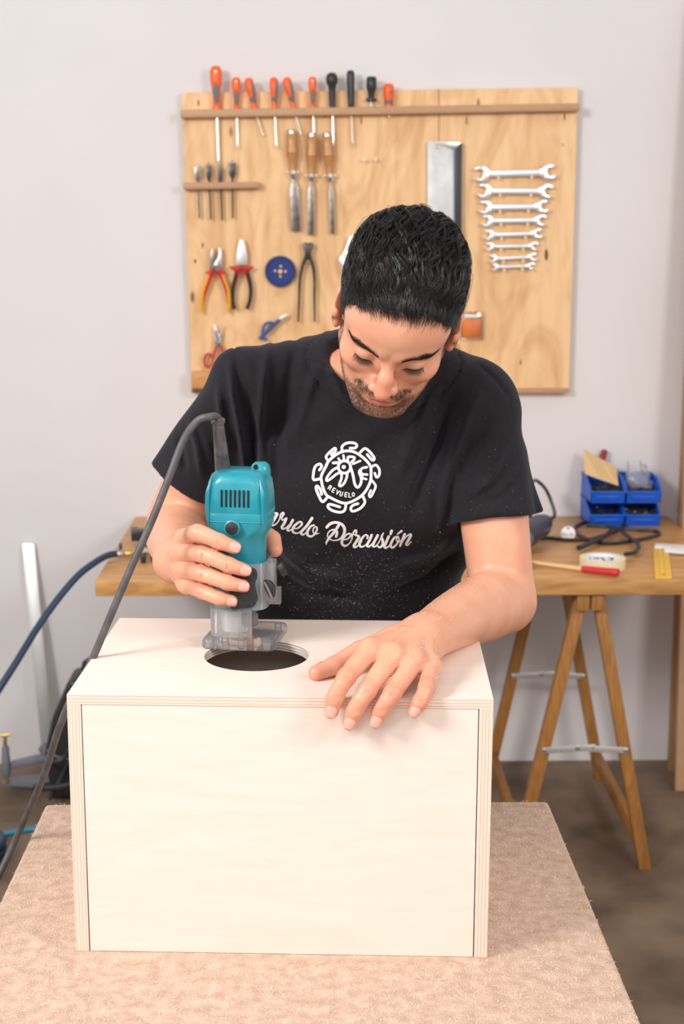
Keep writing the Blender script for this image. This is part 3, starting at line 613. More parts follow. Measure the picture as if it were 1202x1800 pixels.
# ---- spade bits
for i, (u0, v0, u1, v1, w, lb) in enumerate(((347, 287, 350.6, 384, 12, 'pale steel spade drill bit, leftmost in the small shelf'), (366.6, 285, 370.5, 386, 10, 'dark spade drill bit, second from left in the small shelf'),
        (386.5, 290, 390.5, 387, 9, 'narrow dark spade drill bit under the longest screwdriver'), (408, 281, 409, 384, 13, 'widest dark spade drill bit, rightmost in the small shelf'))):
    p = at(u0, v0, SY); t = thing('spade_bit', lb, 'drill bit', at(u0, 325, SY), 'spade bits in the small shelf')
    mtl = MT['oldsteel'] if i == 0 else MT['darksteel']; f_ = lambda k: (u0+(u1-u0)*k)
    g = G(); h = (v1-v0); plate(g, [(u0-.8, v0), (u0+.8, v0), (u0+1.5, v0+7), (u0+w/2, v0+4), (u0+w/2+.3, v0+24), (u0+2.6, v0+33), (u0-1.4, v0+33), (u0-w/2+.5, v0+24), (u0-w/2, v0+4), (u0-1.5, v0+7)], SY-.002, .004); mk('paddle', g, mtl, t, bevel=.0007)
    g = G(); tube(g, [at(f_(.3), v0+30, SY), at(u1, v1, SY)], [.0033, .003], 6); mk('shank', g, mtl, t)
# ---- chisels
CY = BY-.018
for lb, tp, hb, bt_, be, w, hw in (('widest chisel with beech handle, leftmost of the three', (512, 228), (514.6, 300), (517, 327), (520, 406), 17, 22), ('medium chisel with beech handle, middle of the three', (548, 233), (547, 306), (547, 330), (546, 413), 12, 21),
        ('narrowest chisel with reddish handle, rightmost of the three', (574, 233), (579.5, 306), (582, 333), (584, 411), 8.5, 21)):
    s_ = ppm(tp[0], tp[1], CY); r = hw/2*s_; A, B_, C_, D_ = at(*tp, CY), at(*hb, CY), at(*bt_, CY), at(*be, CY)
    t = thing('chisel', lb, 'chisel', D_, 'wood chisels on the tool board')
    d = B_-A
    g = G(); lathe(g, A, B_, [(.08, r*.62), (.12, r*.86), (.3, r*.93), (.5, r*1.0), (.56, r*1.02), (.58, r*.86), (.60, r*1.0), (.64, r*.9), (.8, r*.68), (.93, r*.60), (1, r*.62)], 22); mk('handle', g, MT['handle'], t, smooth=True)
    g = G(); lathe(g, A, A+d*.14, [(0, r*.55), (.15, r*.72), (.9, r*.74), (1, r*.74)], 20); mk('striking_hoop', g, MT['steel'], t, smooth=True)
    g = G(); lathe(g, B_-d*.03, B_+(C_-B_)*.5, [(0, r*.60), (.5, r*.58), (.55, r*.66), (1, r*.50)], 18); mk('ferrule', g, MT['chrome'], t, smooth=True)
    g = G(); dd = D_-C_; px = V(1, 0, 0)*w/2*s_; m1 = B_+(C_-B_)*.45
    P = [m1-px*.35, m1+px*.35, C_-dd*.10+px*.4, C_+dd*.05+px, D_-dd*.02+px, D_+px*.9, D_-px*.9, D_-dd*.02-px, C_+dd*.05-px, C_-dd*.10-px*.4]
    prism(g, [p+V(0, -.002, 0) for p in P], (0, .005, 0)); mk('blade', g, MT['oldsteel'], t, bevel=.0012)
    pin((B_[0]*0)+hb[0]-9, hb[1]+3, parent=TB, r=2.2); pin(hb[0]+9, hb[1]+3, parent=TB, r=2.2)
# ---- steel blade with black edge
g = G(); plate(g, [(751.5, 248.5), (766, 249), (768, 256), (772, 256), (774, 249.5), (799, 263), (800, 264), (800, 520), (752, 520)], BY-.012, .003)
t = thing('steel_blade', 'broad bright steel blade with black edge hanging behind the man', 'blade', at(775, 520, BY-.01))
mk('blade', g, mat('brushed_blade', (.60, .595, .60), .5, .85, noise=.15, nscale=25), t, bevel=.0006)
g = G(); plate(g, [(751.5, 248.5), (811, 250.5), (799, 264)], BY-.0125, .003); mk('mitred_end', g, MT['steel'], t, bevel=.0004)
g = G(); plate(g, [(799.5, 264), (812, 250.5), (810.5, 520), (800, 520)], BY-.022, .02); mk('black_edge', g, MT['black'], t, bevel=.001)
o = pin(770, 259, r=2.6, parent=TB)
# ---- wrenches
def wrench(L_, R_, rh, bw, lb, al, ar):
    Yw = BY-.020; s_ = ppm(L_[0], L_[1], Yw); A, B_ = at(*L_, Yw), at(*R_, Yw)
    t = thing('wrench', lb, 'wrench', A, 'open-ended wrenches on the tool board')
    for C_, ang, rr, D_ in ((A, al, rh*s_, B_), (B_, ar, rh*s_*.98, A)):
        g = G(); P = []; jaw = .60
        for k in range(25):
            a = jaw+ (2*math.pi-2*jaw)*k/24; rad = rr*(1.0+.10*math.exp(-((a-jaw)/.5)**2)+.10*math.exp(-((2*math.pi-jaw-a)/.5)**2)); P.append((rad*math.cos(a), rad*math.sin(a)))
        wj = rr*.50
        P += [(rr*.92, -wj), (rr*.05, -wj), (-rr*.22, -wj*.45), (-rr*.22, wj*.45), (rr*.05, wj), (rr*.92, wj)]
        c, s = math.cos(ang), math.sin(ang)
        prism(g, [C_+V(x*c-y*s, 0, x*s+y*c) for x, y in P], (0, .0055+rr*.1, 0)); mk('jaw', g, MT['wrench'], t, bevel=rr*.06)
    d = (B_-A); dn = d/np.linalg.norm(d); n_ = V(-dn[2], 0, dn[0]); h = bw*s_/2; a0 = A+dn*rh*s_*.8; b0_ = B_-dn*rh*s_*.8
    g = G(); P = [a0+n_*h*1.5, a0+dn*.01+n_*h, b0_-dn*.01+n_*h, b0_+n_*h*1.5, b0_-n_*h*1.5, b0_-dn*.01-n_*h, a0+dn*.01-n_*h, a0-n_*h*1.5]
    prism(g, [p+V(0, .0015, 0) for p in P], (0, .005, 0)); mk('shaft', g, MT['wrench'], t, bevel=h*.25)
    for f_ in (.24, .73):
        q = np.array(L_)+(np.array(R_)-np.array(L_))*f_; pin(q[0], q[1]+bw/2+2.4, parent=TB, r=2.4)
nm = ['largest chrome open-ended wrench, top of the stack', 'second chrome wrench from the top of the stack', 'third chrome wrench from the top of the stack', 'fourth chrome wrench from the top of the stack',
      'fifth wrench from the top, above the dull one', 'dull grey wrench, sixth from the top', 'small wrench second from the bottom of the stack', 'smallest wrench, at the bottom of the stack']
for i, (L_, R_, rh, bw) in enumerate((((846, 305.6), (965, 303), 14.5, 12), ((851, 336), (961, 336.3), 13.5, 10.5), ((853, 365), (954, 363.6), 12.5, 10.5), ((856, 388.8), (951, 387.5), 11, 8.5), ((859, 413.6), (945, 411), 9.5, 8), ((860, 434), (939, 433), 8, 6), ((866, 455.5), (937, 452), 7.5, 6), ((869, 470), (934, 468), 6.5, 5))):
    wrench(L_, R_, rh, bw, nm[i], math.radians(180-12 if i != 0 else 180+2), math.radians(15 if i % 2 == 0 else -8))
# ---- pliers
PY = BY-.020
def bow(name, px, rs, mt, t, flat=.7, Y=PY):
    s_ = ppm(px[0][0], px[0][1], Y); g = G(); P = cr([at(u, v, Y) for u, v in px], 5); tube(g, P, [r*s_ for r in rs], 10, flat=flat); return mk(name, g, mt, t, smooth=True)
t = thing('pliers', 'combination pliers with open jaws and red-yellow handles', 'pliers', at(378, 550, PY))
g = G(); plate(g, [(372.5, 435), (376, 436), (377.5, 445), (378, 452), (376, 457), (379, 464), (381, 466), (376, 476), (368.5, 474), (369, 455)], PY-.005, .008); mk('jaw', g, MT['oldsteel'], t, bevel=.001)
g = G(); plate(g, [(385, 434.5), (388.5, 437), (390, 455), (390, 472), (384, 477), (377, 475), (375, 466), (380, 458), (383.5, 452), (384, 443)], PY-.0035, .008); mk('jaw', g, MT['steel'], t, bevel=.001)
g = G(); p = at(379.5, 466, PY-.006); lathe(g, p, p+V(0, -.003, 0), [(0, .006), (.7, .006), (1, .004)], 14); mk('rivet', g, MT['steel'], t, smooth=True)
for s_, px in ((-1, [(372, 474), (365, 492), (357, 515), (354, 535), (354, 549)]), (1, [(386, 474), (393, 490), (401, 512), (403, 535), (401, 549)])):
    h = bow('handle', px, [5.5, 6, 6, 5.5, 4.8], MT['yellow'], t)
    bow('red_grip', [(u-s_*1.2, v) for u, v in px[:4]], [5.6, 4.5, 4.3, 2.5], MT['red'], h, .95, PY-.002)
    bow('guard', [(372 if s_ < 0 else 386, 479), (379.5+s_*9, 478), (379.5+s_*19, 480)], [5, 3.5, 1.2], MT['red'], h, .9, PY-.003)
t = thing('pliers', 'pliers with pointed silver jaws and red-black handles', 'pliers', at(424, 545, PY))
g = G(); plate(g, [(422, 421), (427.5, 421), (431, 432), (434, 450), (434.5, 466), (414.5, 466), (416, 450), (419, 432)], PY-.006, .010); mk('jaw', g, MT['alu'], t, bevel=.0015)
for v_ in (432, 437.5, 442): g = G(); p = at(424.8, v_, PY-.0062); lathe(g, p, p+V(0, -.0006, 0), [(0, .0022), (1, .0022)], 8); mk('jaw_notch', g, MT['slot'], t)
for s_, px in ((-1, [(419, 470), (414.5, 487), (409.5, 507), (409, 528), (412, 543)]), (1, [(431, 470), (436.5, 487), (440.5, 507), (439, 528), (434, 543)])):
    h = bow('handle', px, [5.5, 5.5, 5.2, 4.6, 5.2], MT['black'], t)
    bow('red_grip', [(u-s_*1.5, v) for u, v in px[:4]], [5, 3.2, 2.0, 1.0], MT['red'], h, .95, PY-.002)
    bow('guard', [(424.5+s_*3, 471), (424.5+s_*11, 472), (424.5+s_*22, 469)], [6, 5.5, 1], MT['red'], h, .9, PY-.003)
# ---- blue disc
c_ = at(492.6, 477, BY-.006); s_ = ppm(492, 477, BY)
t = thing('blue_disc', 'round blue plastic disc with five small holes', 'disc', c_)
g = G(); R_ = 27*s_; lathe(g, c_+V(0, .004, 0), c_+V(0, -.012, 0), [(0, R_*.97), (.2, R_), (.7, R_), (1, R_*.93), (1.001, R_*.86), (.8, R_*.83), (.78, R_*.1)], 48); mk('disc', g, MT['blue'], t, smooth=True)
g = G(); lathe(g, c_+V(0, -.008, 0), c_+V(0, -.0092, 0), [(0, 3.8*s_), (1, 3.8*s_)], 18); mk('center_hole', g, MT['pine_board'], t)
for dx, dy in ((-9, -1), (9, 0), (1, -9), (0, 8.5)):
    g = G(); q = c_+V(dx*s_, -.008, -dy*s_); lathe(g, q, q+V(0, -.0012, 0), [(0, 2.1*s_), (1, 2.1*s_)], 12); mk('hole', g, MT['pine_board'], t)
# ---- pincers
t = thing('pincers', 'long black iron carpenter pincers hanging right of the blue disc', 'pincers', at(541, 565, PY))
g = G(); plate(g, [(532, 427), (538, 426), (541, 428), (544, 426), (550.5, 427), (551, 434), (547, 441), (547, 452), (541, 457), (535, 452), (535.5, 441), (532, 434)], PY-.006, .013); mk('jaw', g, MT['darksteel'], t, bevel=.002)
bow('handle', [(538, 451), (531.5, 468), (527, 492), (525.5, 530), (524, 566)], [5, 4.4, 3.8, 3.3, 2.6], MT['darksteel'], t)
bow('handle', [(544, 451), (549.5, 466), (552.5, 490), (552.5, 530), (553, 566)], [5, 4.4, 3.8, 3.3, 2.6], MT['darksteel'], t)
pin(541, 459, parent=TB, r=2.5, ln=.014)
# ---- scissors
t = thing('scissors', 'small scissors with red ring handles above the left ledge', 'scissors', at(384, 645, PY))
g = G(); plate(g, [(375.5, 570), (378, 573), (388, 596), (389, 606), (384, 611), (378.5, 608), (377.5, 596)], PY, .003); mk('blade', g, MT['chrome'], t, bevel=.0005)
g = G(); plate(g, [(391, 570), (391, 582), (389, 604), (384, 609), (381, 604), (386, 588)], PY+.0035, .003); mk('blade', g, MT['steel'], t, bevel=.0005)
g = G(); p = at(384.5, 601, PY-.001); lathe(g, p, p+V(0, -.002, 0), [(0, .004), (1, .003)], 12); mk('pivot_screw', g, MT['steel'], t)
for px in ([(381, 609), (377, 620), (374.5, 630), (371, 642), (363, 645), (359, 635), (362, 624), (369, 623), (375, 628)], [(388, 608), (392, 618), (395, 628), (403, 640), (409, 638), (410, 628), (404, 621), (397, 622), (394, 626)]):
    bow('ring_handle', px, [2.6, 2.6, 2.4, 2.4, 2.4, 2.4, 2.4, 2.4, 2.2], MT['red'] if False else mat('scissor_red', (.50, .055, .04), .4), t, 1.0)
# ---- blue-handled snips
t = thing('snips', 'snips with blue loop handle and silver tip partly behind the shoulder', 'snips', at(478, 580, PY))
g = G(); plate(g, [(505.5, 551), (506, 554.5), (495, 565.5), (489, 560.5), (498, 554)], PY-.004, .007); mk('blade', g, MT['alu'], t, bevel=.001)
bow('handle', [(493, 562), (482, 570), (472, 580), (456, 596)], [4, 5.2, 5.2, 4.5], MT['blues'], t)
bow('loop_handle', [(484, 569), (474, 567), (466, 570), (462, 580), (462, 592), (470, 598)], [2.6]*6, MT['blues'], t, 1.0)
# ---- locking pliers behind the head
t = thing('locking_pliers', 'silver locking pliers mostly hidden behind the man\'s head', 'pliers', at(615, 455, PY))
g = G(); plate(g, [(614, 415), (622, 412), (640, 418), (640, 500), (612, 500), (600, 476), (595, 457), (606, 440)], PY-.004, .010); mk('body', g, MT['alu'], t, bevel=.002)
g = G(); plate(g, [(599, 450), (607, 447), (609, 470), (604, 484), (597, 462)], PY-.012, .008); mk('jaw', g, MT['chrome'], t, bevel=.0015)
# ---- orange packet
t = thing('blister_pack', 'small clear hanging case with bright orange card', 'package', at(830, 595, BY))
g = G(); plate(g, [(813, 561), (846, 561), (845.5, 593), (812.5, 593)], BY-.010, .006); mk('card', g, MT['orangec'], t, bevel=.0008)
g = G(); plate(g, [(810, 549), (848.5, 548), (848, 597), (809.5, 597)], BY-.014, .013); mk('case', g, MT['cleard'], t, bevel=.001)
g = G(); plate(g, [(817, 553), (841, 553), (841, 558), (817, 558)], BY-.0155, .001); mk('hanger_tab', g, MT['white'], t)
pin(829, 546, parent=TB, r=2.2)
p = at(792, 606, BY)
g = G(); lathe(g, p, p+V(0, -.03, 0), [(0, .006), (.4, .006), (.45, .013), (.9, .013), (1, .010)], 18); mk('black_knob', g, MT['black'], TB, smooth=True)  # black knob-shaped item, not identified
# ================================================================== ITEMS ON THE BENCH
def bin_(label, x0, y0, z0, fill):
    w, d, h = .1015, .150, .068; th = .003
    t = thing('storage_bin', label, 'storage bin', (x0+w/2, y0+d/2, z0), 'blue stacking bins')
    zf = .032; ys = .045
    g = G()
    for sx in (0, w-th):
        prism(g, [V(x0+sx, y0+.006, z0), V(x0+sx, y0+d, z0), V(x0+sx, y0+d, z0+h), V(x0+sx, y0+ys+.025, z0+h), V(x0+sx, y0+ys-.03, z0+zf+.010), V(x0+sx, y0, z0+zf)], (th, 0, 0))
    box(g, (x0+w/2, y0+d/2+.003, z0+th/2), (w, d-.006, th)); box(g, (x0+w/2, y0+d-th/2, z0+h/2), (w, th, h))
    prism(g, [V(x0, y0+.006, z0), V(x0, y0, z0+zf), V(x0, y0+th, z0+zf), V(x0, y0+.006+th, z0)], (w, 0, 0))
    mk('bin_body', g, MT['bluep'], t)
    g = G(); box(g, (x0+w/2, y0+.001, z0+zf+.001), (w+.002, .007, .006)); box(g, (x0+w/2, y0+.002, z0+.018), (w*.7, .004, .010)); box(g, (x0+w/2, y0+d-.004, z0+h), (w+.002, .008, .004)); mk('front_lip', g, MT['bluep'], t, bevel=.0012)
    for sx in (x0-.0005, x0+w+.0005):
        g = G(); tube(g, [V(sx, y0+.001, z0+zf), V(sx, y0+ys-.03, z0+zf+.010), V(sx, y0+ys+.025, z0+h), V(sx, y0+d, z0+h)], .0028, 6); mk('side_rim', g, MT['bluep'], t)
    if fill:
        g = G()
        for k in range(fill):
            p = V(x0+rng.uniform(.008, w-.008), y0+rng.uniform(.012, .11), z0+.010+rng.uniform(.004, .030)); a = rng.uniform(0, 6.28); e = rng.uniform(-.4, .4); L = rng.uniform(.006, .012)
            dd = V(math.cos(a)*math.cos(e), math.sin(a)*math.cos(e), math.sin(e))*L; q = np.clip(p+dd, [x0+.005, y0+.01, z0+.004], [x0+w-.005, y0+d-.005, z0+.046]); p = np.clip(p-dd, [x0+.005, y0+.01, z0+.004], [x0+w-.005, y0+d-.005, z0+.046])
            tube(g, [p, p+(q-p)*.85, q], [.0012, .0012, .0030], 5)
        o = mk('screws', g, MT['screw'], t, smooth=False); o['kind'] = 'stuff'
    return t
bxl = at(1037, 900, 4.015)[0]; by_ = 4.012
bin_('blue stacking bin with black screws, lower left, below the tan sheet', bxl, by_, BZ, 60)
bin_('blue stacking bin full of black screws, lower right', bxl+.105, by_, BZ, 200)
bin_('blue stacking bin holding dark bits under the tan sheet, upper left', bxl, by_-.002, BZ+.0695, 200)
bin_('blue stacking bin with a clear plastic bag inside, upper right', bxl+.105, by_-.002, BZ+.0695, 120)
q = [(1025, 789), (1058, 808), (1083, 821), (1087, 854), (1055, 843), (1028, 833)]
Yt = [4.125, 4.12, 4.115, 4.03, 4.035, 4.07]
g = G(); P = [at(u, v, y) for (u, v), y in zip(q, Yt)]; prism(g, P, (0, .0012, .0006)); tag(o := mk('sandpaper_sheet', g, MT['paper']), 'tan sheet of sandpaper standing in the upper left blue bin', 'sandpaper'); setorigin(o, at(1056, 838, 4.04))
g = G(); a, b = at(1053, 822, 4.145), at(1063, 791, 4.160); tube(g, [a, a+(b-a)*.5, b], [.008, .012, .010], 6); o = tag(mk('file_handle', g, MT['redd'], bevel=.002), 'dark red wooden handle sticking up behind the tan sheet', 'tool handle'); setorigin(o, a)
# plastic bag
g = G(); bc = V(bxl+.105+.052, by_+.075, BZ+.105); n1, n2 = 18, 11
for j in range(n2+1):
    tt = j/n2; z = tt*.075; r0 = .030*(1-tt)**.8+.011+.013*tt**3
    for i in range(n1):
        a = 2*math.pi*i/n1; r = r0*(1+.22*math.sin(5*a+3*tt)+.12*math.sin(9*a+j*1.3)); g.v.append(tuple(bc+V(r*math.cos(a)-.012*tt, r*.8*math.sin(a), z+.004*math.sin(3*a+j))))
g.f = [(j*n1+i, j*n1+(i+1) % n1, (j+1)*n1+(i+1) % n1, (j+1)*n1+i) for j in range(n2) for i in range(n1)]
o = tag(mk('plastic_bag', g, MT['bag'], smooth=True), 'crumpled clear plastic bag standing in the upper right blue bin', 'plastic bag'); setorigin(o, bc)
# cord on bench, grinder, plug
zc = BZ+.0055
def zl(pts, sc=3.98, ox=900, oy=760, z=zc): return [atz(ox+x/sc, oy+y/sc, z) for x, y in pts]
t = thing('angle_grinder', 'dark blue-grey power tool lying behind the man\'s elbow with black cord', 'power tool', atz(958, 945, BZ))
c0 = atz(951, 938, BZ+.041)
A = c0+V(.028, .10, .012); B_ = c0+V(-.06, -.06, .0)
g = G(); lathe(g, A, B_, [(0, .018), (.04, .024), (.25, .033), (.5, .031), (.8, .034), (1, .030)], 22); mk('body', g, mat('grinder_body', (.035, .04, .065), .4), t, smooth=True)
g = G(); lathe(g, B_, B_+(B_-A)*.25, [(0, .031), (.5, .036), (1, .026)], 20); mk('gear_head', g, MT['greym'], t, smooth=True)
g = G(); pts = [A+V(0, .005, 0), atz(974.5, 906, .855), at(968, 880, 4.0), at(960, 862, 4.02), at(950, 850, 4.05), at(938, 845, 4.0), at(930, 870, 3.9), atz(935, 925, zc), atz(945, 945, zc)]
pts += zl([(250, 738), (400, 752), (560, 745), (700, 700), (790, 665), (760, 640), (640, 622), (520, 628), (450, 655), (440, 690), (500, 735), (600, 770), (720, 775), (860, 755), (980, 730), (1030, 712), (1000, 690), (880, 682), (770, 672), (640, 655), (520, 650)])
g2 = G(); tube(g2, cr(pts, 5), .0052, 8); mk('cord', g2, MT['black'], t, smooth=True)
g2 = G(); p = zl([(690, 690), (640, 735), (560, 770), (465, 808)], z=zc+.010)+[]; tube(g2, cr(p, 5), [.0065, .0065, .0068, .0075], 10); mk('cord_end', g2, MT['black'], t, smooth=True)
g2 = G(); p = zl([(760, 690), (820, 735), (870, 770), (885, 805), (860, 840), (790, 852)], z=zc+.008); tube(g2, cr(p, 5), .0058, 8); mk('cord_loop', g2, MT['black'], t, smooth=True)
pc_ = atz(998, 938, BZ+.0225); d = V(-.25, -1, .15); d /= np.linalg.norm(d)
t = thing('mains_plug', 'white round two-pin plug lying on the bench among black cord', 'plug', pc_-V(0, 0, .022))
g = G(); lathe(g, pc_-d*.03, pc_, [(0, .008), (.25, .011), (.45, .018), (.6, .0205), (.97, .0205), (1, .019)], 26); mk('plug_body', g, MT['white'], t, smooth=True)
xx = np.cross(d, V(0, 0, 1)); xx /= np.linalg.norm(xx)
for s_ in (-1, 1):
    g = G(); lathe(g, pc_+xx*s_*.0095, pc_+xx*s_*.0095+d*.018, [(0, .0024), (.9, .0024), (1, .0015)], 10); mk('prong', g, MT['brass'], t, smooth=True)
for s_ in (-1, 1):
    g = G(); q = pc_+V(0, 0, s_*.0155); lathe(g, q, q+d*.0012, [(0, .003), (1, .003)], 8); mk('earth_slot', g, MT['grey'], t)
# tape roll
R_ = 39*ppm(1059, 985, 3.56); tc_ = V(atz(1059, 979.5, BZ+.026)[0], atz(1059, 979.5, BZ+.026)[1], BZ)
t = thing('tape_roll', 'roll of cream masking tape with blue print on its core, on the bench', 'tape', tc_)
def ring(g, c, ro, ri, z0, z1, n=56):
    b = len(g.v); 
    for z, r in ((z0, ro), (z1, ro), (z1, ri), (z0, ri)):
        for k in range(n): a = 2*math.pi*k/n; g.v.append((c[0]+r*math.cos(a), c[1]+r*math.sin(a), z))
    for i in range(4):
        for k in range(n): g.f.append((b+i*n+k, b+i*n+(k+1) % n, b+((i+1) % 4)*n+(k+1) % n, b+((i+1) % 4)*n+k))
g = G(); ring(g, tc_, R_, R_*.76, BZ+.0002, BZ+.026); mk('tape', g, MT['tape'], t, smooth=True)
g = G(); ring(g, tc_, R_*.76, R_*.71, BZ+.0002, BZ+.0262); mk('core', g, MT['tapein'], t, smooth=True)
g = G(); lathe(g, tc_+V(0, 0, .019), tc_+V(0, 0, .0205), [(0, R_*.70), (1, R_*.70)], 40); lid = mk('core_label', g, MT['tapein'], t)
for fx, poly in ((-.5, [(-.05, -.36), (.02, -.36), (.02, .36), (-.05, .36)]), (-.38, [(0, .36), (.26, .36), (.30, .10), (.06, 0), (0, 0), (0, .1), (.18, .14), (.16, .25), (0, .25)]), (-.02, [(0, .4), (.1, .4), (.1, -.28), (.3, -.28), (.3, -.4), (0, -.4)]), (.30, [(0, .36), (.28, .36), (.12, -.2), (.3, -.2), (.3, -.32), (-.04, -.32), (.12, .24), (0, .24)])):
    g = G(); prism(g, [tc_+V((fx+a)*R_, b*R_*.9, .0206) for a, b in poly], (0, 0, .0004)); mk('label_letter', g, MT['ink'], lid)
# hammer
a, b, c2 = atz(925, 987, BZ+.013), atz(1023, 1000, BZ+.010), atz(1087, 1006.5, BZ+.0125)
t = thing('hammer', 'hammer with pale wooden shaft and red grip at the bench front', 'hammer', b-V(0, 0, .01))
g = G(); lathe(g, a, b, [(0, .0065), (.5, .0075), (1, .009)], 12, .7); mk('shaft', g, mat('hammer_shaft', (.80, .52, .24), .4), t, smooth=True)
g = G(); lathe(g, b, c2, [(0, .0095), (.1, .0105), (.8, .0118), (.97, .0122), (1, .0115)], 16, .8); mk('red_grip', g, MT['red'], t, smooth=True)
g = G(); box(g, a+V(-.012, -.005, .001), (.024, .085, .024), rz(.1)); lathe(g, a+V(-.013, -.055, .001), a+V(-.013, -.035, .001), [(0, .013), (1, .013)], 12); mk('hammer_head', g, MT['darksteel'], t, bevel=.002)
# rules
q = [atz(*p, BZ+.0035) for p in ((1147.5, 961), (1174, 961), (1181, 1016), (1151.5, 1016))]
t = thing('try_square', 'yellow flat rule lying across the bench edge at right', 'ruler', (q[0]+q[3])/2-V(0, 0, .0035)); g = G(); prism(g, q, (0, 0, -.003)); mk('blade', g, MT['ruley'], t, bevel=.0005)
for k in range(12):
    f0 = (k+.5)/12; p0 = q[0]+(q[3]-q[0])*f0; g = G(); box(g, p0+V(.006 if k % 3 else .008, 0, .0002), (.006 if k % 3 else .010, .0007, .0003)); mk('tick_mark', g, MT['redd'], t)
for f_ in (.3, .62): 
    p0 = q[0]+(q[1]-q[0])*f_; p1 = q[3]+(q[2]-q[3])*f_; g = G(); tube(g, [p0+V(0, 0, .0002), p1+V(0, 0, .0002)], .0005, 4); mk('groove', g, mat('rule_line', (.55, .32, .03), .5), t)
g = G(); p0 = q[3]+(q[2]-q[3])*.5+(q[0]-q[3])*.1; lathe(g, p0, p0+V(0, 0, .0006), [(0, .004), (1, .004)], 10); mk('hang_hole', g, MT['redd'], t)
q = [atz(*p, BZ+.0095) for p in ((1151, 955), (1215, 958), (1215, 972), (1168, 968), (1166, 961), (1151, 961))]
g = G(); prism(g, q, (0, 0, -.0055)); o = tag(mk('white_rule', g, MT['white'], bevel=.0006), 'flat white rule lying over the top of the yellow rule', 'ruler'); setorigin(o, q[0]-V(0, 0, .009))
g = G(); p = atz(815, 976, BZ+.010); box(g, p, (.03, .05, .018), rz(.3)); o = tag(mk('black_clip', g, MT['black'], bevel=.004), 'small black object on the bench just right of the shirt', 'clip'); setorigin(o, p-V(0, 0, .01))
# ---- air hose and spray gun on left of bench
t = thing('air_gun', 'black air tool with brass fitting and navy hose at bench left end', 'air tool', atz(255, 975, BZ))
zz = BZ+.022
g = G(); pts = [atz(208, 973, zz), atz(190, 976, zz), at(168, 988, 3.5), at(138, 1011, 3.46), at(104, 1050, 3.42), at(68, 1100, 3.37), at(28, 1165, 3.3), at(-10, 1225, 3.25), at(-60, 1310, 3.2), V(-1.0, 3.1, .06), V(-1.1, 2.6, .010), V(-1.3, 2.2, .010)]
tube(g, cr(pts, 6), .0088, 12); mk('air_hose', g, MT['hose'], t, smooth=True)
g = G(); lathe(g, atz(205, 973.5, zz), atz(218, 972.5, zz), [(0, .0105), (.9, .0105), (1, .009)], 14); mk('hose_clip', g, MT['steel'], t, smooth=True)
g = G(); q = atz(212, 966, zz+.008); box(g, q+V(0, 0, .007), (.008, .008, .02), rz(.2)); mk('clip_screw', g, MT['darksteel'], t, bevel=.0015)
g = G(); lathe(g, atz(217, 973, zz), atz(250, 971, zz), [(0, .006), (.05, .011), (.45, .011), (.5, .009), (.6, .009), (.62, .012), (1, .012)], 16); mk('brass_coupler', g, MT['brass'], t, smooth=True)
g = G(); lathe(g, atz(249, 971, zz), atz(262, 969, zz), [(0, .011), (.6, .012), (1, .008)], 14); mk('steel_collar', g, MT['chrome'], t, smooth=True)
g = G(); lathe(g, atz(258, 960, zz), atz(300, 955, zz+.01), [(0, .010), (.1, .014), (.4, .017), (.9, .016), (1, .012)], 16); mk('gun_body', g, MT['black'], t, smooth=True)
g = G(); box(g, atz(243, 940, BZ+.03), (.038, .045, .028), rz(.1)); box(g, atz(236, 934, BZ+.032), (.018, .03, .02), rz(.1)); mk('gun_block', g, MT['black'], t, bevel=.003)
for (u, v, r) in ((252, 982, .007), (262, 944, .009), (258, 962, .008), (272, 980, .010), (268, 930, .008)):
    g = G(); p = atz(u, v, BZ+.012); lathe(g, p-V(0, 0, .011), p+V(0, 0, .014), [(0, r), (.5, r*1.1), (.8, r), (1, r*.6)], 12); mk('gun_knob', g, MT['black'] if r < .0095 else MT['hose'], t, smooth=True)
g = G(); lathe(g, atz(266, 925, BZ+.05), atz(270, 952, BZ+.03), [(0, .005), (.3, .010), (1, .010)], 12); mk('gun_nozzle', g, MT['steel'], t, smooth=True)
# ================================================================== LEFT FLOOR ITEMS
# aluminium straight edge
a0, a1 = at(38, 955.5, 4.162), at(60, 955.5, 4.162); dz = a0[2]
bt = atz(80, 1322, .0); 
x0, x1 = at(72, 1290, 4.07)[0], at(93, 1290, 4.07)[0]
P = [V(x0+.005, 4.065, 0.0), V(x1+.005, 4.065, 0.0), a1, a0]
g = G(); prism(g, P, (0, .010, 0)); o = tag(mk('straight_edge', g, MT['alu'], bevel=.0015), 'long aluminium straight edge leaning on the white wall at left', 'straight edge'); setorigin(o, (P[0]+P[1])/2)
# black case (compressor)
t = thing('black_case', 'black plastic case standing on the floor left of the box', 'case', (at(130, 1385, 3.80)[0]+.08, 3.85, 0))
Yc = 3.88
P = [at(u, v, Yc) for u, v in ((117, 1202), (123, 1197), (175, 1194), (210, 1200), (215, 1388), (88, 1388), (78, 1322), (91, 1262))]; P[4][2] = P[5][2] = .004
g = G(); prism(g, P, (0, .14, 0)); mk('case_shell', g, MT['black'], t, bevel=.012, seg=3)
g = G(); q = cr([at(82, 1318, Yc-.004), at(100, 1330, Yc-.006), at(140, 1336, Yc-.006), at(200, 1334, Yc-.006)], 4); tube(g, q, .004, 6); mk('case_seam', g, MT['grey'], t, smooth=True)
g = G(); q = cr([at(150, 1198, Yc+.10), at(149, 1165, Yc+.10), at(175, 1158, Yc+.10), at(190, 1165, Yc+.1), at(192, 1200, Yc+.10)], 3); tube(g, q, .008, 8); mk('case_handle', g, MT['black'], t, smooth=True)
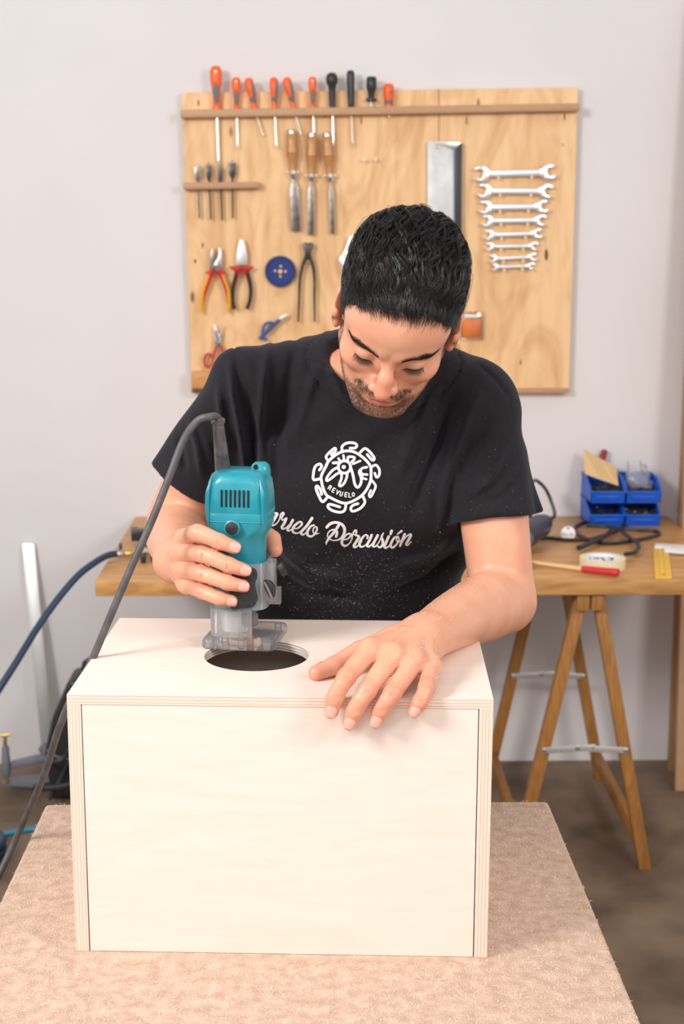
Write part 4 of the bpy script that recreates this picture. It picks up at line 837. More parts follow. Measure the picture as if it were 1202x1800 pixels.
g = G(); q = cr([at(122, 1336, Yc-.01), at(100, 1380, Yc-.03), at(88, 1405, Yc-.09)], 5); tube(g, q, .005, 8); mk('case_cable', g, MT['blackr'], t, smooth=True)
t = thing('cable_heap', 'coiled black cable on the floor in front of the black case', 'cable', atz(105, 1402, 0))
g = G(); c_ = atz(112, 1405, .02); tube(g, [c_+V(.10*math.cos(a)*(1-.02*i), .05*math.sin(a), .004*i) for i, a in enumerate(np.linspace(0, 12.5, 40)) ], .008, 8); mk('cable', g, MT['blackr'], t, smooth=True)
# grey clamp with brass fittings
YG = 3.94
t = thing('pipe_stand', 'grey metal clamp stand with upright cylinder and brass fittings at left', 'clamp', V(at(10, 1390, YG)[0], YG, 0))
mg = MT['greym']; s_ = ppm(10, 1340, YG)
g = G(); lathe(g, at(9.5, 1312, YG), at(11, 1366, YG), [(0, 5*s_), (.06, 6.5*s_), (.35, 7*s_), (.38, 8*s_), (.9, 8*s_), (1, 6*s_)], 18); mk('cylinder', g, mg, t, smooth=True)
g = G(); lathe(g, at(8.5, 1292, YG), at(9, 1313, YG), [(0, 2.5*s_), (.2, 4*s_), (.5, 3*s_), (.8, 3.8*s_), (1, 3.8*s_)], 14); lathe(g, at(-4, 1293, YG), at(19, 1291, YG), [(0, 2*s_), (.3, 2.6*s_), (.7, 2.6*s_), (1, 2*s_)], 10); mk('brass_tap', g, MT['brass'], t, smooth=True)
g = G(); lathe(g, at(11.5, 1364, YG), at(12.5, 1376, YG), [(0, 3.6*s_), (.6, 4.2*s_), (1, 3*s_)], 14); mk('brass_tip', g, MT['brass'], t, smooth=True)
g = G(); plate(g, [(16, 1343), (60, 1332), (84, 1330), (90, 1340), (60, 1345), (18, 1354)], YG, .03); mk('upper_arm', g, mg, t, bevel=.004)
P = [at(u, v, YG) for u, v in ((2, 1377), (60, 1371), (92, 1369), (96, 1387), (60, 1386), (20, 1383))]
for p in P: p[2] = max(p[2], .002)
g = G(); prism(g, P, (0, .05, 0)); mk('lower_arm', g, mg, t, bevel=.004)
g = G(); plate(g, [(66, 1318), (74, 1309), (92, 1316), (95, 1372), (80, 1372), (76, 1335)], YG+.012, .028); mk('arm_bracket', g, mg, t, bevel=.004)
# cyan hose, blue coil
g = G(); tube(g, cr([atz(-200, 1500, .0075), atz(-60, 1478, .0075), atz(0, 1467, .0075), atz(45, 1459, .0075), atz(100, 1450, .0075), atz(200, 1440, .0075)], 6), .0072, 10); o = tag(mk('cyan_hose', g, MT['cyan'], smooth=True), 'teal blue hose lying on the floor at the left edge', 'hose'); setorigin(o, atz(20, 1464, 0))
t = thing('hose_coil', 'dark blue coiled hose at the left edge below the teal hose', 'hose', atz(-20, 1505, 0))
c_ = atz(-52, 1508, .012)
for k in range(3):
    g = G(); tube(g, [c_+V(.085*math.cos(a), .085*math.sin(a), k*.021) for a in np.linspace(0, 2*math.pi, 33)[:-1]], .0105, 8, closed=True); mk('coil_turn', g, MT['hose'], t, smooth=True)
# ================================================================== THE MAN
HC = V(.109, 1.824, 1.51); HS = .984
HM = np.array([[.9776711, -.17450518, .1170776], [-.04644972, -.72281537, -.68947833], [-.20493303, -.66864481, .71478141]])   # head-local (x image right, y face forward, z crown) -> world
def H(x, y, z): return HC+HM@(V(x, y, z)*HS)
def toH(P): return (P-HC)@HM/HS
person = thing('person', 'dark-haired man in black t-shirt bending over the plywood box with a trim router', 'person', (.07, 2.2, 0))
# ---- joints
shR, elR, wrR = at(432, 672, 1.97), at(318, 913, 2.07), at(310, 985, 1.815)
shL, elL, wrL = at(846, 702, 1.95), at(884, 1056, 1.885), at(745, 1122, 1.625)
nb = at(688, 640, 2.0)
# ---- head SDF (local coordinates)
def f_head_local(q, world=None):
    a = np.abs(q[:, 0]); p = q.copy(); p[:, 0] = a      # symmetric copy
    d = el(q, (0, -.012, .048), (.0755, .098, .086))
    d = smin(d, el(q, (0, .050, .062), (.060, .046, .050)), .03)          # forehead
    d = smin(d, el(q, (0, .030, -.020), (.060, .056, .075)), .03)         # face mass
    d = smin(d, rc(p, (.052, -.004, -.042), (.022, .066, -.080), .018, .016), .025)  # jaw
    d = smin(d, el(q, (0, .074, -.080), (.020, .016, .014)), .018)        # chin
    d = smin(d, el(p, (.043, .056, -.002), (.020, .024, .017)), .02)      # cheek
    d = smin(d, el(q, (0, .074, -.042), (.030, .024, .024)), .018)        # muzzle
    d = smin(d, rc(p, (.012, .089, .041), (.040, .076, .044), .0075, .007), .014)    # brow ridge
    d = smax(d, -el(p, (.031, .099, .025), (.017, .016, .0125)), .012)    # eye socket
    d = smin(d, el(p, (.031, .0755, .0245), (.0145, .0135, .0125)), .004) # eyeball under lid
    d = smax(d, -rc(p, (.019, .0915, .0315), (.043, .0835, .033), .0012, .001), .003)   # lid crease
    d = smax(d, -rc(p, (.019, .0895, .0165), (.043, .082, .0175), .0010, .001), .002)   # lid edge
    # nose
    n = rc(q, (0, .088, .034), (0, .104, .008), .0068, .0085)
    n = smin(n, rc(q, (0, .104, .008), (0, .112, -.009), .0085, .0108), .008)
    n = smin(n, el(p, (.0125, .0985, -.0135), (.0075, .0098, .0078)), .007)
    d = smin(d, n, .009)
    d = smax(d, -el(p, (.0062, .1045, -.0215), (.0036, .0055, .004)), .003)
    d = smax(d, -rc(p, (.0215, .096, -.012), (.033, .079, -.038), .0012, .0012), .008)  # nasolabial
    d = smax(d, -rc(q, (0, .101, -.026), (0, .099, -.034), .0018, .002), .004)          # philtrum
    up = smin(rc(p, (.003, .0965, -.0385), (.013, .0935, -.0392), .0040, .0036), rc(p, (.013, .0935, -.0392), (.0245, .085, -.0425), .0036, .0015), .003)
    lo_ = smin(rc(p, (0, .0945, -.0485), (.012, .0915, -.048), .0055, .0045), rc(p, (.012, .0915, -.048), (.0235, .0845, -.0435), .0045, .0015), .003)
    d = smin(d, smin(up, lo_, .0018), .004)
    d = smax(d, -rc(p, (0, .1005, -.0432), (.024, .0875, -.0432), .0009, .0007), .002)
    d = smax(d, -el(q, (0, .090, -.0595), (.014, .005, .004)), .006)
    # ears
    e = el(p, (.0785, -.012, .008), (.0065, .0185, .031), np.array([[.93, .36, 0], [-.36, .93, 0], [0, 0, 1]]))
    e = smax(e, -el(p, (.0875, -.006, .010), (.0065, .0105, .019)), .005)
    e = smin(e, el(p, (.0795, .006, .004), (.0040, .004, .007)), .004)
    e = smin(e, el(p, (.0775, -.004, -.020), (.005, .008, .009)), .006)
    d = smin(d, e, .006)
    return d*HS
def f_head(P):
    q = toH(P); d = f_head_local(q)
    n = rc(P, H(0, -.028, -.035), nb, .056, .062); n = smin(n, rc(P, nb, nb+V(0, .02, -.06), .062, .07), .02)
    return smin(d, n, .03)
# ---- hands
HL = dict(
 index=([at(648, 1145, 1.535), at(609, 1190, 1.492), at(589, 1226, 1.486), at(583, 1250, 1.4835)], [.0125, .0102, .0094, .0080]),
 middle=([at(690, 1152, 1.535), at(645, 1214, 1.487), at(623, 1250, 1.483), at(615, 1270, 1.4815)], [.0125, .0104, .0094, .0080]),
 ring=([at(728, 1162, 1.54), at(690, 1218, 1.487), at(669, 1249, 1.483), at(661, 1267, 1.4815)], [.0120, .0100, .0090, .0077]),
 little=([at(757, 1172, 1.55), at(750, 1207, 1.500), at(738, 1234, 1.484), at(728, 1250, 1.4815)], [.0110, .0094, .0085, .0072]),
 thumb=([at(690, 1124, 1.625), at(632, 1146, 1.602), at(588, 1170, 1.580), at(556, 1183, 1.566)], [.0150, .0125, .0110, .0095]))
HR_ = dict(
 index=([at(326, 948, 1.745), at(347, 937, 1.690), at(386, 952, 1.678), at(412, 962, 1.6775)], [.0125, .0108, .0095, .0082]),
 middle=([at(318, 972, 1.745), at(357, 974, 1.688), at(402, 993, 1.676), at(430, 1002, 1.6775)], [.0125, .0108, .0095, .0082]),
 ring=([at(320, 1000, 1.745), at(355, 1008, 1.688), at(400, 1024, 1.676), at(427, 1030, 1.6775)], [.0125, .0104, .0092, .0080]),
 little=([at(328, 1026, 1.745), at(356, 1039, 1.692), at(386, 1052, 1.678), at(407, 1056, 1.6785)], [.0115, .0098, .0084, .0073]),
 thumb=([at(330, 985, 1.80), at(365, 955, 1.79), at(467, 942, 1.782), at(483, 966, 1.762)], [.0150, .0135, .0120, .0100]))
def f_hand(P, hd, wr, n_palm):
    near = np.linalg.norm(P-(wr+hd['middle'][0][0])/2, axis=1) < .19
    o = np.full(len(P), 1.)
    if near.any(): o[near] = f_hand_(P[near], hd, wr)
    return o
def f_hand_(P, hd, wr):
    d = None
    for k, (j, r) in hd.items():
        if k == 'thumb': m = rc(P, wr+(j[0]-wr)*.35, j[0], .018, r[0])
        else: m = rc(P, wr, j[0], .018, r[0]+.0005)
        d = m if d is None else smin(d, m, .014)
    fs = []
    for k, (j, r) in hd.items():
        e = schain(P, j, r, 3)
        for q, rr in ((j[1], r[1]), (j[2], r[2])): e = smin(e, np.linalg.norm(P-q, axis=1)-rr*.99, .004)
        fs.append(e)
    u = fs[0]
    for e in fs[1:]: u = smin(u, e, .0022)
    return smin(d, u, .008)
def nailinfo(hd, up):
    o = []
    for k, (j, r) in hd.items():
        sh_ = -.45 if k == 'thumb' else .10
        ax = j[3]-j[2]; ax /= np.linalg.norm(ax); n = np.asarray(up[k]) if isinstance(up, dict) else np.asarray(up); n = n-ax*(n@ax); n /= np.linalg.norm(n)
        o.append((k, j[3]+ax*r[3]*sh_, ax, n, r[3]))
    return o
upL = dict(index=V(-.15, -1, .25), middle=V(-.1, -1, .2), ring=V(-.05, -1, .2), little=V(.1, -1, .2), thumb=V(-.5, .6, .6))
upR = dict(index=V(.1, -1, .25), middle=V(.1, -1, .2), ring=V(.1, -1, .1), little=V(.1, -1, -.05), thumb=V(.1, 1, .3))
NL, NR = nailinfo(HL, upL), nailinfo(HR_, upR)
def carve_nails(P, d, NI):
    for k, c_, ax, n, r in NI:     # slight nail bed recess
        b_ = np.cross(ax, n); A = np.stack([b_, ax, n], 1); d = smax(d, -(el(P, c_+n*r*1.14, (r*.70, r*.86, r*.22), A)), .0006)
    return d
def f_armL(P):
    d = schain(P, [shL, shL+(elL-shL)*.5, elL], [.042, .0485, .0440], 3)
    m1 = elL+(wrL-elL)*.30; m2 = elL+(wrL-elL)*.68
    fa = schain(P, [elL, m1+V(.0, 0, .003), m2+V(0, 0, .004), wrL+(HL['middle'][0][0]-wrL)*.12], [.044, .0455, .0360, .0270], 4)
    d = smin(d, fa, .012); d = smin(d, f_hand(P, HL, wrL, None), .018)
    # knuckle tendons on the back of hand
    for k in ('index', 'middle', 'ring', 'little'): d = smin(d, rc(P, wrL+(HL[k][0][0]-wrL)*.4+V(0, 0, .016), HL[k][0][0]+V(0, 0, .0085), .003, .0045), .009)
    for k, (j, r) in HL.items():
        if k != 'thumb':
            for q, rr in ((j[1], r[1]), (j[2], r[2])):
                ax = (j[3]-j[1]); ax /= np.linalg.norm(ax)
                for o_ in (-.0022, 0, .0022): d = smax(d, -rc(P, q+ax*o_+V(-.004, -rr*1.02, rr*.30), q+ax*o_+V(.004, -rr*1.02, rr*.30), .0003, .0003), .0016)
    d = carve_nails(P, d, NL)
    # resting on the box: stay above its top / in front of its face
    q = (P-b0)@RB
    return d
def f_armR(P):
    d = schain(P, [shR, shR+(elR-shR)*.5, elR], [.042, .051, .050], 3)
    m1 = elR+(wrR-elR)*.35+V(-.004, 0, -.008)
    fa = schain(P, [elR+V(0, 0, -.006), m1, elR+(wrR-elR)*.75, wrR], [.046, .0445, .0355, .029], 4)
    d = smin(d, fa, .010); d = smin(d, f_hand(P, HR_, wrR, None), .018)
    for k, (j, r) in HR_.items():
        if k != 'thumb':
            for q, rr in ((j[1], r[1]), (j[2], r[2])):
                ax = (j[2]-j[1]); ax /= np.linalg.norm(ax)
                for o_ in (-.002, 0, .002): d = smax(d, -rc(P, q+ax*o_+V(0, -rr*1.02, .004), q+ax*o_+V(0, -rr*1.02, -.004), .0003, .0003), .0014)
    return carve_nails(P, d, NR)
# ---- torso frame
P0 = V(.066, 2.165, .93); P1 = V(.082, 1.975, 1.45); TA = P1-P0; TLn = np.linalg.norm(TA); TA = TA/TLn
TX = V(1, 0, 0); TX = TX-TA*(TX@TA); TX /= np.linalg.norm(TX); TYv = np.cross(TA, TX)   # TYv points back (+y)
ts = np.array([-.10, 0, .10, .20, .30, .38, .44, .50, .56])
ta = np.array([.172, .170, .160, .156, .165, .178, .172, .130, .080])
tb_ = np.array([.125, .124, .118, .118, .122, .120, .108, .088, .060])
def f_torso(P, grow=0.):
    q = P-P0; s = q@TA; l = q@TX; w = q@TYv
    a = np.interp(s, ts, ta)+grow; b = np.interp(s, ts, tb_)+grow; e = 2.5
    k = (np.abs(l/a)**e+np.abs(w/b)**e)**(1/e)
    d = (k-1)*np.minimum(a, b)*.85
    d = np.maximum(d, s-.56)
    return d
def smoothstep(x, a, b): t = np.clip((x-a)/(b-a), 0, 1); return t*t*(3-2*t)
# ---- shirt
hemR_c = shR+(elR-shR)*.72; hemL_c = shL+(elL-shL)*.585
axR = hemR_c-shR; axR = axR/np.linalg.norm(axR); nR = V(-.36, .15, -.92); nR /= np.linalg.norm(nR)
axL = hemL_c-shL; axL = axL/np.linalg.norm(axL)
SHY = 1.93
def xz(u, v, Y=SHY): p = at(u, v, Y); return p[[0, 2]]
FOLDS = [  # (photo points traced on the chest, depth of ridge in m (+ out / - in), width)
 ([(418, 628), (428, 680), (440, 740), (446, 815), (440, 870)], -.010, .010), ([(404, 640), (412, 700), (424, 770), (428, 830)], .007, .008),
 ([(384, 680), (388, 730), (400, 790)], .005, .008), ([(470, 610), (462, 680), (456, 760), (462, 840)], .006, .010),
 ([(520, 600), (508, 680), (488, 780), (482, 900)], -.004, .012), ([(575, 590), (578, 640), (600, 690), (640, 730)], .003, .007),
 ([(800, 700), (770, 780), (735, 850), (720, 900)], -.006, .012), ([(835, 690), (800, 770), (775, 850), (770, 930)], .006, .010),
 ([(852, 730), (820, 780), (806, 835)], -.010, .010), ([(780, 640), (745, 700), (715, 760)], -.004, .010), ([(760, 690), (725, 760), (700, 830)], .004, .010),
 ([(880, 780), (850, 830), (815, 860)], .005, .008), ([(905, 830), (870, 860), (835, 870)], -.0018, .008), ([(800, 950), (760, 985), (700, 1000)], .005, .012),
 ([(805, 985), (755, 1030), (690, 1050)], -.005, .011), ([(480, 960), (540, 1010), (610, 1030)], .005, .013), ([(470, 1010), (540, 1055), (640, 1070)], -.004, .012),
 ([(330, 745), (345, 790), (352, 845)], .006, .009), ([(310, 780), (318, 815), (320, 840)], -.005, .008), ([(365, 740), (378, 800), (392, 850)], -.006, .009),
 ([(640, 740), (648, 790), (655, 850)], .002, .014), ([(560, 640), (540, 700), (520, 760)], .003, .012), ([(840, 640), (870, 668), (893, 700)], -.0022, .004), ([(408, 612), (413, 640), (424, 680)], -.0022, .004)]
FP = [(np.array([xz(*p) for p in pts]), max(a*1.25, -.0075), w*.62) for pts, a, w in FOLDS]
def fold_disp(P):
    xz_ = P[:, [0, 2]]; o = np.zeros(len(P))
    for pts, a, w in FP:
        dm = np.full(len(P), 9.)
        tl_ = np.zeros(len(P)); n_ = len(pts)-1
        for i in range(n_):
            ba = pts[i+1]-pts[i]; pa = xz_-pts[i]; t = np.clip(pa@ba/(ba@ba), 0, 1); dd = np.linalg.norm(pa-t[:, None]*ba, axis=1); m = dd < dm; dm = np.where(m, dd, dm); tl_ = np.where(m, (i+t)/n_, tl_)
        o += a*np.exp(-(dm/w)**2)*np.minimum(1, 3.2*np.minimum(tl_, 1-tl_)+.25)
    x, y, z = P.T
    o += .0016*np.sin(38*x+9*z+3*np.sin(11*z))*np.sin(17*z+6*x)+.0010*np.sin(70*x-40*z+2*np.sin(30*z))
    return np.where(P[:, 1] < 2.15, o*1.5, o*.5)
colC = at(676, 628, 1.955); colN = nb-H(0, -.028, -.035); 
def shirt_outer(P, g=0.):
    d = f_torso(P, .006+g)
    d = smin(d, el(P, P0+TA*.38+TYv*(-.055)+TX*.068, (.085+g, .075+g, .07+g)), .05)
    d = smin(d, el(P, P0+TA*.38+TYv*(-.055)-TX*.068, (.085+g, .075+g, .07+g)), .05)
    d = smin(d, el(P, P0+TA*.12+TYv*(-.03), (.145+g, .10+g, .12+g)), .05)
    # yoke to shoulders
    nbk = nb+V(0, .03, -.015)
    d = smin(d, rc(P, nbk+V(-.04, 0, .004), shR, .054+g, .046+g), .035)
    d = smin(d, rc(P, nbk+V(.04, 0, 0), shL, .054+g, .046+g), .035)
    sr = rc(P, shR, hemR_c+axR*.03, .049+g, .0705+g); sl = rc(P, shL, hemL_c+axL*.03, .049+g, .0610+g)
    sr = smin(sr, rc(P, shR+V(-.01, 0, -.02), at(284, 822, 2.045), .032+g, .014+g), .02)
    sl = smin(sl, rc(P, shL+V(.015, .01, -.03), at(938, 900, 1.95), .030+g, .017+g), .02)
    sr = smax(sr, (P-hemR_c)@nR, .004); sl = smax(sl, (P-hemL_c)@axL-.002, .004)
    d = smin(d, sr, .022); d = smin(d, sl, .022)
    return d
def f_under_up(P):
    d = f_torso(P, -.014)
    d = smin(d, rc(P, nb+V(-.02, .01, -.03), shR, .045, .036), .03); return smin(d, rc(P, nb+V(.02, .01, -.03), shL, .045, .036), .03)
def f_shirt(P):
    out = shirt_outer(P)-fold_disp(P)
    encl = np.minimum(f_under_up(P), np.minimum(np.maximum(rc(P, shL, elL, .044, .0500), (P-hemL_c)@axL+.004), np.maximum(rc(P, shR, elR, .044, .0530), (P-hemR_c)@nR+.004)))-.003
    out = smin(out, encl, .004)
    # inner cavities: sleeves
    cavR = rc(P, hemR_c-axR*.04, hemR_c+axR*.06, .050, .0665); cavR = smin(cavR, rc(P, hemR_c-axR*.05, at(292, 825, 2.045)+axR*.03, .03, .010), .02)
    cavL = rc(P, hemL_c-axL*.006, hemL_c+axL*.06, .050, .0562); cavL = smin(cavL, rc(P, hemL_c-axL*.01, at(936, 905, 1.95)+axL*.03, .025, .013), .02)
    d = smax(out, -cavR, .003); d = smax(d, -cavL, .003)
    # neck opening: tilted disc-like ellipsoid around the neck
    A = neckA
    nk = el(P, colC+A[:, 2]*.045, (.090, .084, .088), A)
    ringd = np.abs(el(P, colC+A[:, 2]*.045, (.103, .097, .101), A))-.012
    d = np.where(ringd < 0, d-.0024*np.clip(-ringd/.002, 0, 1), d+.0028*np.exp(-((ringd-.002)/.0022)**2))    # collar rib stands proud
    d = smax(d, -nk, .004)
    d = np.maximum(d, -(P[:, 2]-.84))
    return d
az = H(0, -.028, -.035)-nb; az = az/np.linalg.norm(az); az = az*.55+V(0, -.25, .85); az /= np.linalg.norm(az); ax_ = V(1, 0, 0)-az*az[0]; ax_ /= np.linalg.norm(ax_); neckA = np.stack([ax_, np.cross(az, ax_), az], 1)
def f_under(P):   # torso and legs of the body, inside the clothes
    d = f_torso(P, -.014)
    d = smin(d, rc(P, nb+V(-.02, .01, -.03), shR, .045, .036), .03); d = smin(d, rc(P, nb+V(.02, .01, -.03), shL, .045, .036), .03)
    for s_ in (-1, 1): d = smin(d, chain(P, [V(.066+s_*.09, 2.17, .88), V(.066+s_*.12, 2.15, .50), V(.066+s_*.14, 2.19, .10)], [.085, .055, .038], .03), .03)
    return d
verts = []; faces = []; off = 0
def push(v, f):
    global off
    verts.append(v); faces.append(f+off); off += len(v)
hv, hf = surf(f_head, HC-V(.15, .17, .16), HC+V(.15, .25, .16), .0016); push(hv, hf)
lo = np.minimum.reduce([shL, elL, wrL]+[p for j, r in HL.values() for p in j])-.075; hi = np.maximum.reduce([shL, elL, wrL]+[p for j, r in HL.values() for p in j])+.075
lv, lf = surf(f_armL, lo, hi, .002); push(lv, lf)
lo = np.minimum.reduce([shR, elR, wrR]+[p for j, r in HR_.values() for p in j])-.075; hi = np.maximum.reduce([shR, elR, wrR]+[p for j, r in HR_.values() for p in j])+.075
rv, rf = surf(f_armR, lo, hi, .002); push(rv, rf)
uv_, uf = surf(f_under, (-.32, 1.75, .03), (.48, 2.4, 1.52), .012); push(uv_, uf)
bv = np.concatenate(verts); bf = np.concatenate(faces)
body = npmesh('body', bv, bf, MT['skin'], person)
# tint attribute: R lips / G stubble / B redness
q = toH(bv); inhead = np.zeros(len(bv), bool); inhead[:len(hv)] = True
x, y, z = np.abs(q[:, 0]), q[:, 1], q[:, 2]
lip = np.exp(-(((x/.022)**2+((z+.0435)/.0085)**2))**2)*(y > .075)
jawline = smoothstep(-z-.052+.22*np.maximum(0, .075-y)*0, -.006, .012)*smoothstep(y, -.02, .02)
side = smoothstep(-x, -.0755, -.070)*smoothstep(x, .046, .058)*smoothstep(-z, -.030, -.005)*smoothstep(y, -.010, .01)*smoothstep(-y, -.060, -.035)
must = np.exp(-((x/.034)**6+((z+.0305-.10*0-.25*np.maximum(x-.012, 0)*-1)/.0075)**4))*(y > .07)
gote = .6*np.exp(-((x-.029)/.010)**2)*smoothstep(-z, .028, .040)*(y > .05)
soul = np.exp(-((x/.010)**2+((z+.058)/.006)**2)**2)*(y > .07)
stub = np.clip(jawline+side+must+gote+soul, 0, 1)*inhead*(1-lip)
red = (np.exp(-((x/.016)**2+((z+.008)/.018)**2))*smoothstep(y, .08, .1)*.55+np.exp(-(((x-.046)/.022)**2+((z-.002)/.02)**2))*.4)*inhead
red += inhead*smoothstep(x, .070, .080)*.2
for HD in (HL, HR_):
    for k, (j, r) in HD.items():
        for jj, w in ((1, .012), (2, .009), (3, .011)): red += .85*np.exp(-(np.linalg.norm(bv-j[jj], axis=1)/w)**2)
tint = np.stack([lip*inhead, stub, np.clip(red, 0, 1), np.ones(len(bv))], 1).astype(np.float32)
ca = body.data.color_attributes.new('tint', 'FLOAT_COLOR', 'POINT'); ca.data.foreach_set('color', tint.ravel())
# ---- shirt mesh
sv, sf = surf(f_shirt, (-.36, 1.72, .83), (.50, 2.42, 1.60), .0042, newton=1)
shirt = npmesh('t_shirt', sv, sf, MT['shirt'], person)
# ---- fingernails
for NI in (NL, NR):
    for k, c_, ax, n, r in NI:
        b_ = np.cross(ax, n); g = G(); nu, nv = 8, 8; w, L = r*.66, r*.84
        for j in range(nv+1):
            for i in range(nu+1):
                a = (i/nu*2-1); t_ = (j/nv*2-1); sq_ = (1-abs(t_)**3.5)**(1/3.5) if abs(t_) < 1 else 0
                sq_ = max(sq_, .35); phi = a*.80*sq_
                rr = r*1.02+.0006-.0007*t_; g.v.append(tuple(c_+b_*rr*math.sin(phi)+n*(rr*math.cos(phi)-.0009*max(0, t_)**2*1.0-.0004)+ax*L*t_))
        g.f = [(j*(nu+1)+i, j*(nu+1)+i+1, (j+1)*(nu+1)+i+1, (j+1)*(nu+1)+i) for j in range(nv) for i in range(nu)]
        o = mk('fingernail', g, MT['nail'], person, smooth=True)
        md = o.modifiers.new('thick', 'SOLIDIFY'); md.thickness = .0006; md.offset = 0
# ---- hair
def hz(y): return np.interp(y, [-.12, -.06, -.03, -.012, .006, .020, .034, .046, .060, .075, .095, .12], [-.045, -.045, -.01, .032, .030, -.004, .004, .062, .0735, .0865, .0950, .098])
def f_cap(P):
    q = toH(P)
    d = el(q, (0, -.012, .048), (.0768, .0990, .0872)); d = smin(d, el(q, (0, .047, .062), (.0608, .0467, .0508)), .03)
    d = smin(d, el(q, (0, -.040, .092), (.055, .050, .030)), .05)
    lineup = (hz(q[:, 1])+.005+.0018*np.sin(q[:, 0]*210+2)*np.sin(q[:, 0]*95)-q[:, 2])*.7
    d = np.maximum(d, lineup*1.0); d = np.maximum(d, -(f_head_local(q)+.004))
    return d*HS
cv, cf = surf(f_cap, HC-V(.13, .13, .13), HC+V(.13, .20, .18), .003, newton=0)
hair = npmesh('hair', cv, cf, MT['scalp'], person)
def scalp_r(d):      # radius along unit direction from centre to the cap surface
    c = V(0, -.012, .048)
    lo_ = np.full(len(d), .03); hi_ = np.full(len(d), .16)
    for _ in range(18):
        m = (lo_+hi_)/2; q = c+d*m[:, None]
        v = el(q, (0, -.012, .048), (.0768, .0990, .0872)); v = smin(v, el(q, (0, .047, .062), (.0608, .0467, .0508)), .03); v = smin(v, el(q, (0, -.040, .092), (.055, .050, .030)), .05)
        hi_ = np.where(v > 0, m, hi_); lo_ = np.where(v > 0, lo_, m)
    return (lo_+hi_)/2
def strands(n, L0, L1, region, hmax, wid, wave, curl, per, spread, seed, nseg=11, thin=1., lift0=.001):
    r_ = np.random.default_rng(seed); c = V(0, -.012, .048); roots = []
    while len(roots) < n:
        d = r_.normal(size=(4000, 3)); d /= np.linalg.norm(d, axis=1)[:, None]; R = scalp_r(d); q = c+d*R[:, None]
        ok = (q[:, 2] > hz(q[:, 1])+.0005-.005*(seed == 5)*r_.uniform(0, 1, len(q))**2+.002*np.sin(q[:, 0]*300)) & region(q); roots += list(q[ok])
    roots = np.array(roots[:n]); Lg = r_.uniform(L0, L1, n)*np.clip(.55+(roots[:, 2]-.03)/.09, .3, 1.1)
    ph = 50*np.sin(28*roots[:, 0])/28+2.2*np.sin(22*roots[:, 0]+31*roots[:, 1])+r_.uniform(-.5, .5, n); amp = wave*r_.uniform(.5, 1.3, n); hm = hmax*r_.uniform(.35, 1.0, n)
    pos = roots.copy(); guide = [pos.copy()]; step = Lg/nseg
    for k in range(nseg):
        d = pos-c; d /= np.linalg.norm(d, axis=1)[:, None]
        flow = np.tile(V(0, -1, .12), (n, 1)); flow[:, 0] += pos[:, 0]*2.2
        low = smoothstep(-pos[:, 2], -.075, -.02)*smoothstep(np.abs(pos[:, 0]), .04, .07); flow[:, 2] -= 1.0*low
        t = flow-d*(flow*d).sum(1)[:, None]; t /= np.linalg.norm(t, axis=1)[:, None]+1e-9; side_ = np.cross(d, t)
        s = (k+1)/nseg; arc = s*Lg
        dirv = t+side_*(amp*np.cos(ph+arc*120))[:, None]; dirv /= np.linalg.norm(dirv, axis=1)[:, None]
        pos = pos+dirv*step[:, None]; d = pos-c; d /= np.linalg.norm(d, axis=1)[:, None]
        h = lift0+hm*np.sin(np.pi*min(1, s*.62+.02))*(1+.15*np.sin(ph*2+s*5)); up = np.maximum(0, pos[:, 2]-.07)/.06
        h = h*(.45+.6*np.clip(up, 0, 1.2)) + curl*max(0, s-.75)*np.sin(ph)*4
        pos = c+d*(scalp_r(d)+np.maximum(h, .0006))[:, None]; guide.append(pos.copy())
    Gd = np.stack(guide, 1)                       # n, nseg+1, 3
    Gd = np.repeat(Gd, per, 0); N_ = len(Gd); m = nseg+1; s = np.linspace(0, 1, m)
    offv = r_.normal(size=(N_, 3))*spread; conv = (1-s)**1.0*.9+.16
    Gd = Gd+offv[:, None, :]*conv[None, :, None]
    Gd = Gd+(r_.normal(size=(N_, 3))*.0006)[:, None, :]*(s**3)[None, :, None]
    T = np.gradient(Gd, axis=1); T /= np.linalg.norm(T, axis=2)[..., None]+1e-9
    D = Gd-c; D /= np.linalg.norm(D, axis=2)[..., None]; Sd = np.cross(D, T); Sd /= np.linalg.norm(Sd, axis=2)[..., None]+1e-9; U_ = np.cross(T, Sd)
    w = wid*r_.uniform(.6, 1.3, N_)[:, None]*np.interp(s, [0, .15, .7, 1], [.12, 1, .8, .08])[None]
    K = 3; ring_ = []
    for a in range(K):
        an = 2*math.pi*a/K; ring_.append(Gd+Sd*(w*math.cos(an))[..., None]+U_*(w*.6*math.sin(an))[..., None])
    Vt = np.stack(ring_, 2).reshape(-1, 3)
    base = (np.arange(N_)*m*K)[:, None, None, None]; ii = (np.arange(m-1)*K)[None, :, None, None]; aa = np.arange(K)[None, None, :, None]
    a0 = base+ii+aa; a1 = base+ii+(aa+1) % K
    F_ = np.concatenate([a0, a1, a1+K, a0+K], -1).reshape(-1, 4)
    return (Vt*HS)@HM.T+HC, F_
hv_, hf_ = [], []; ho = 0
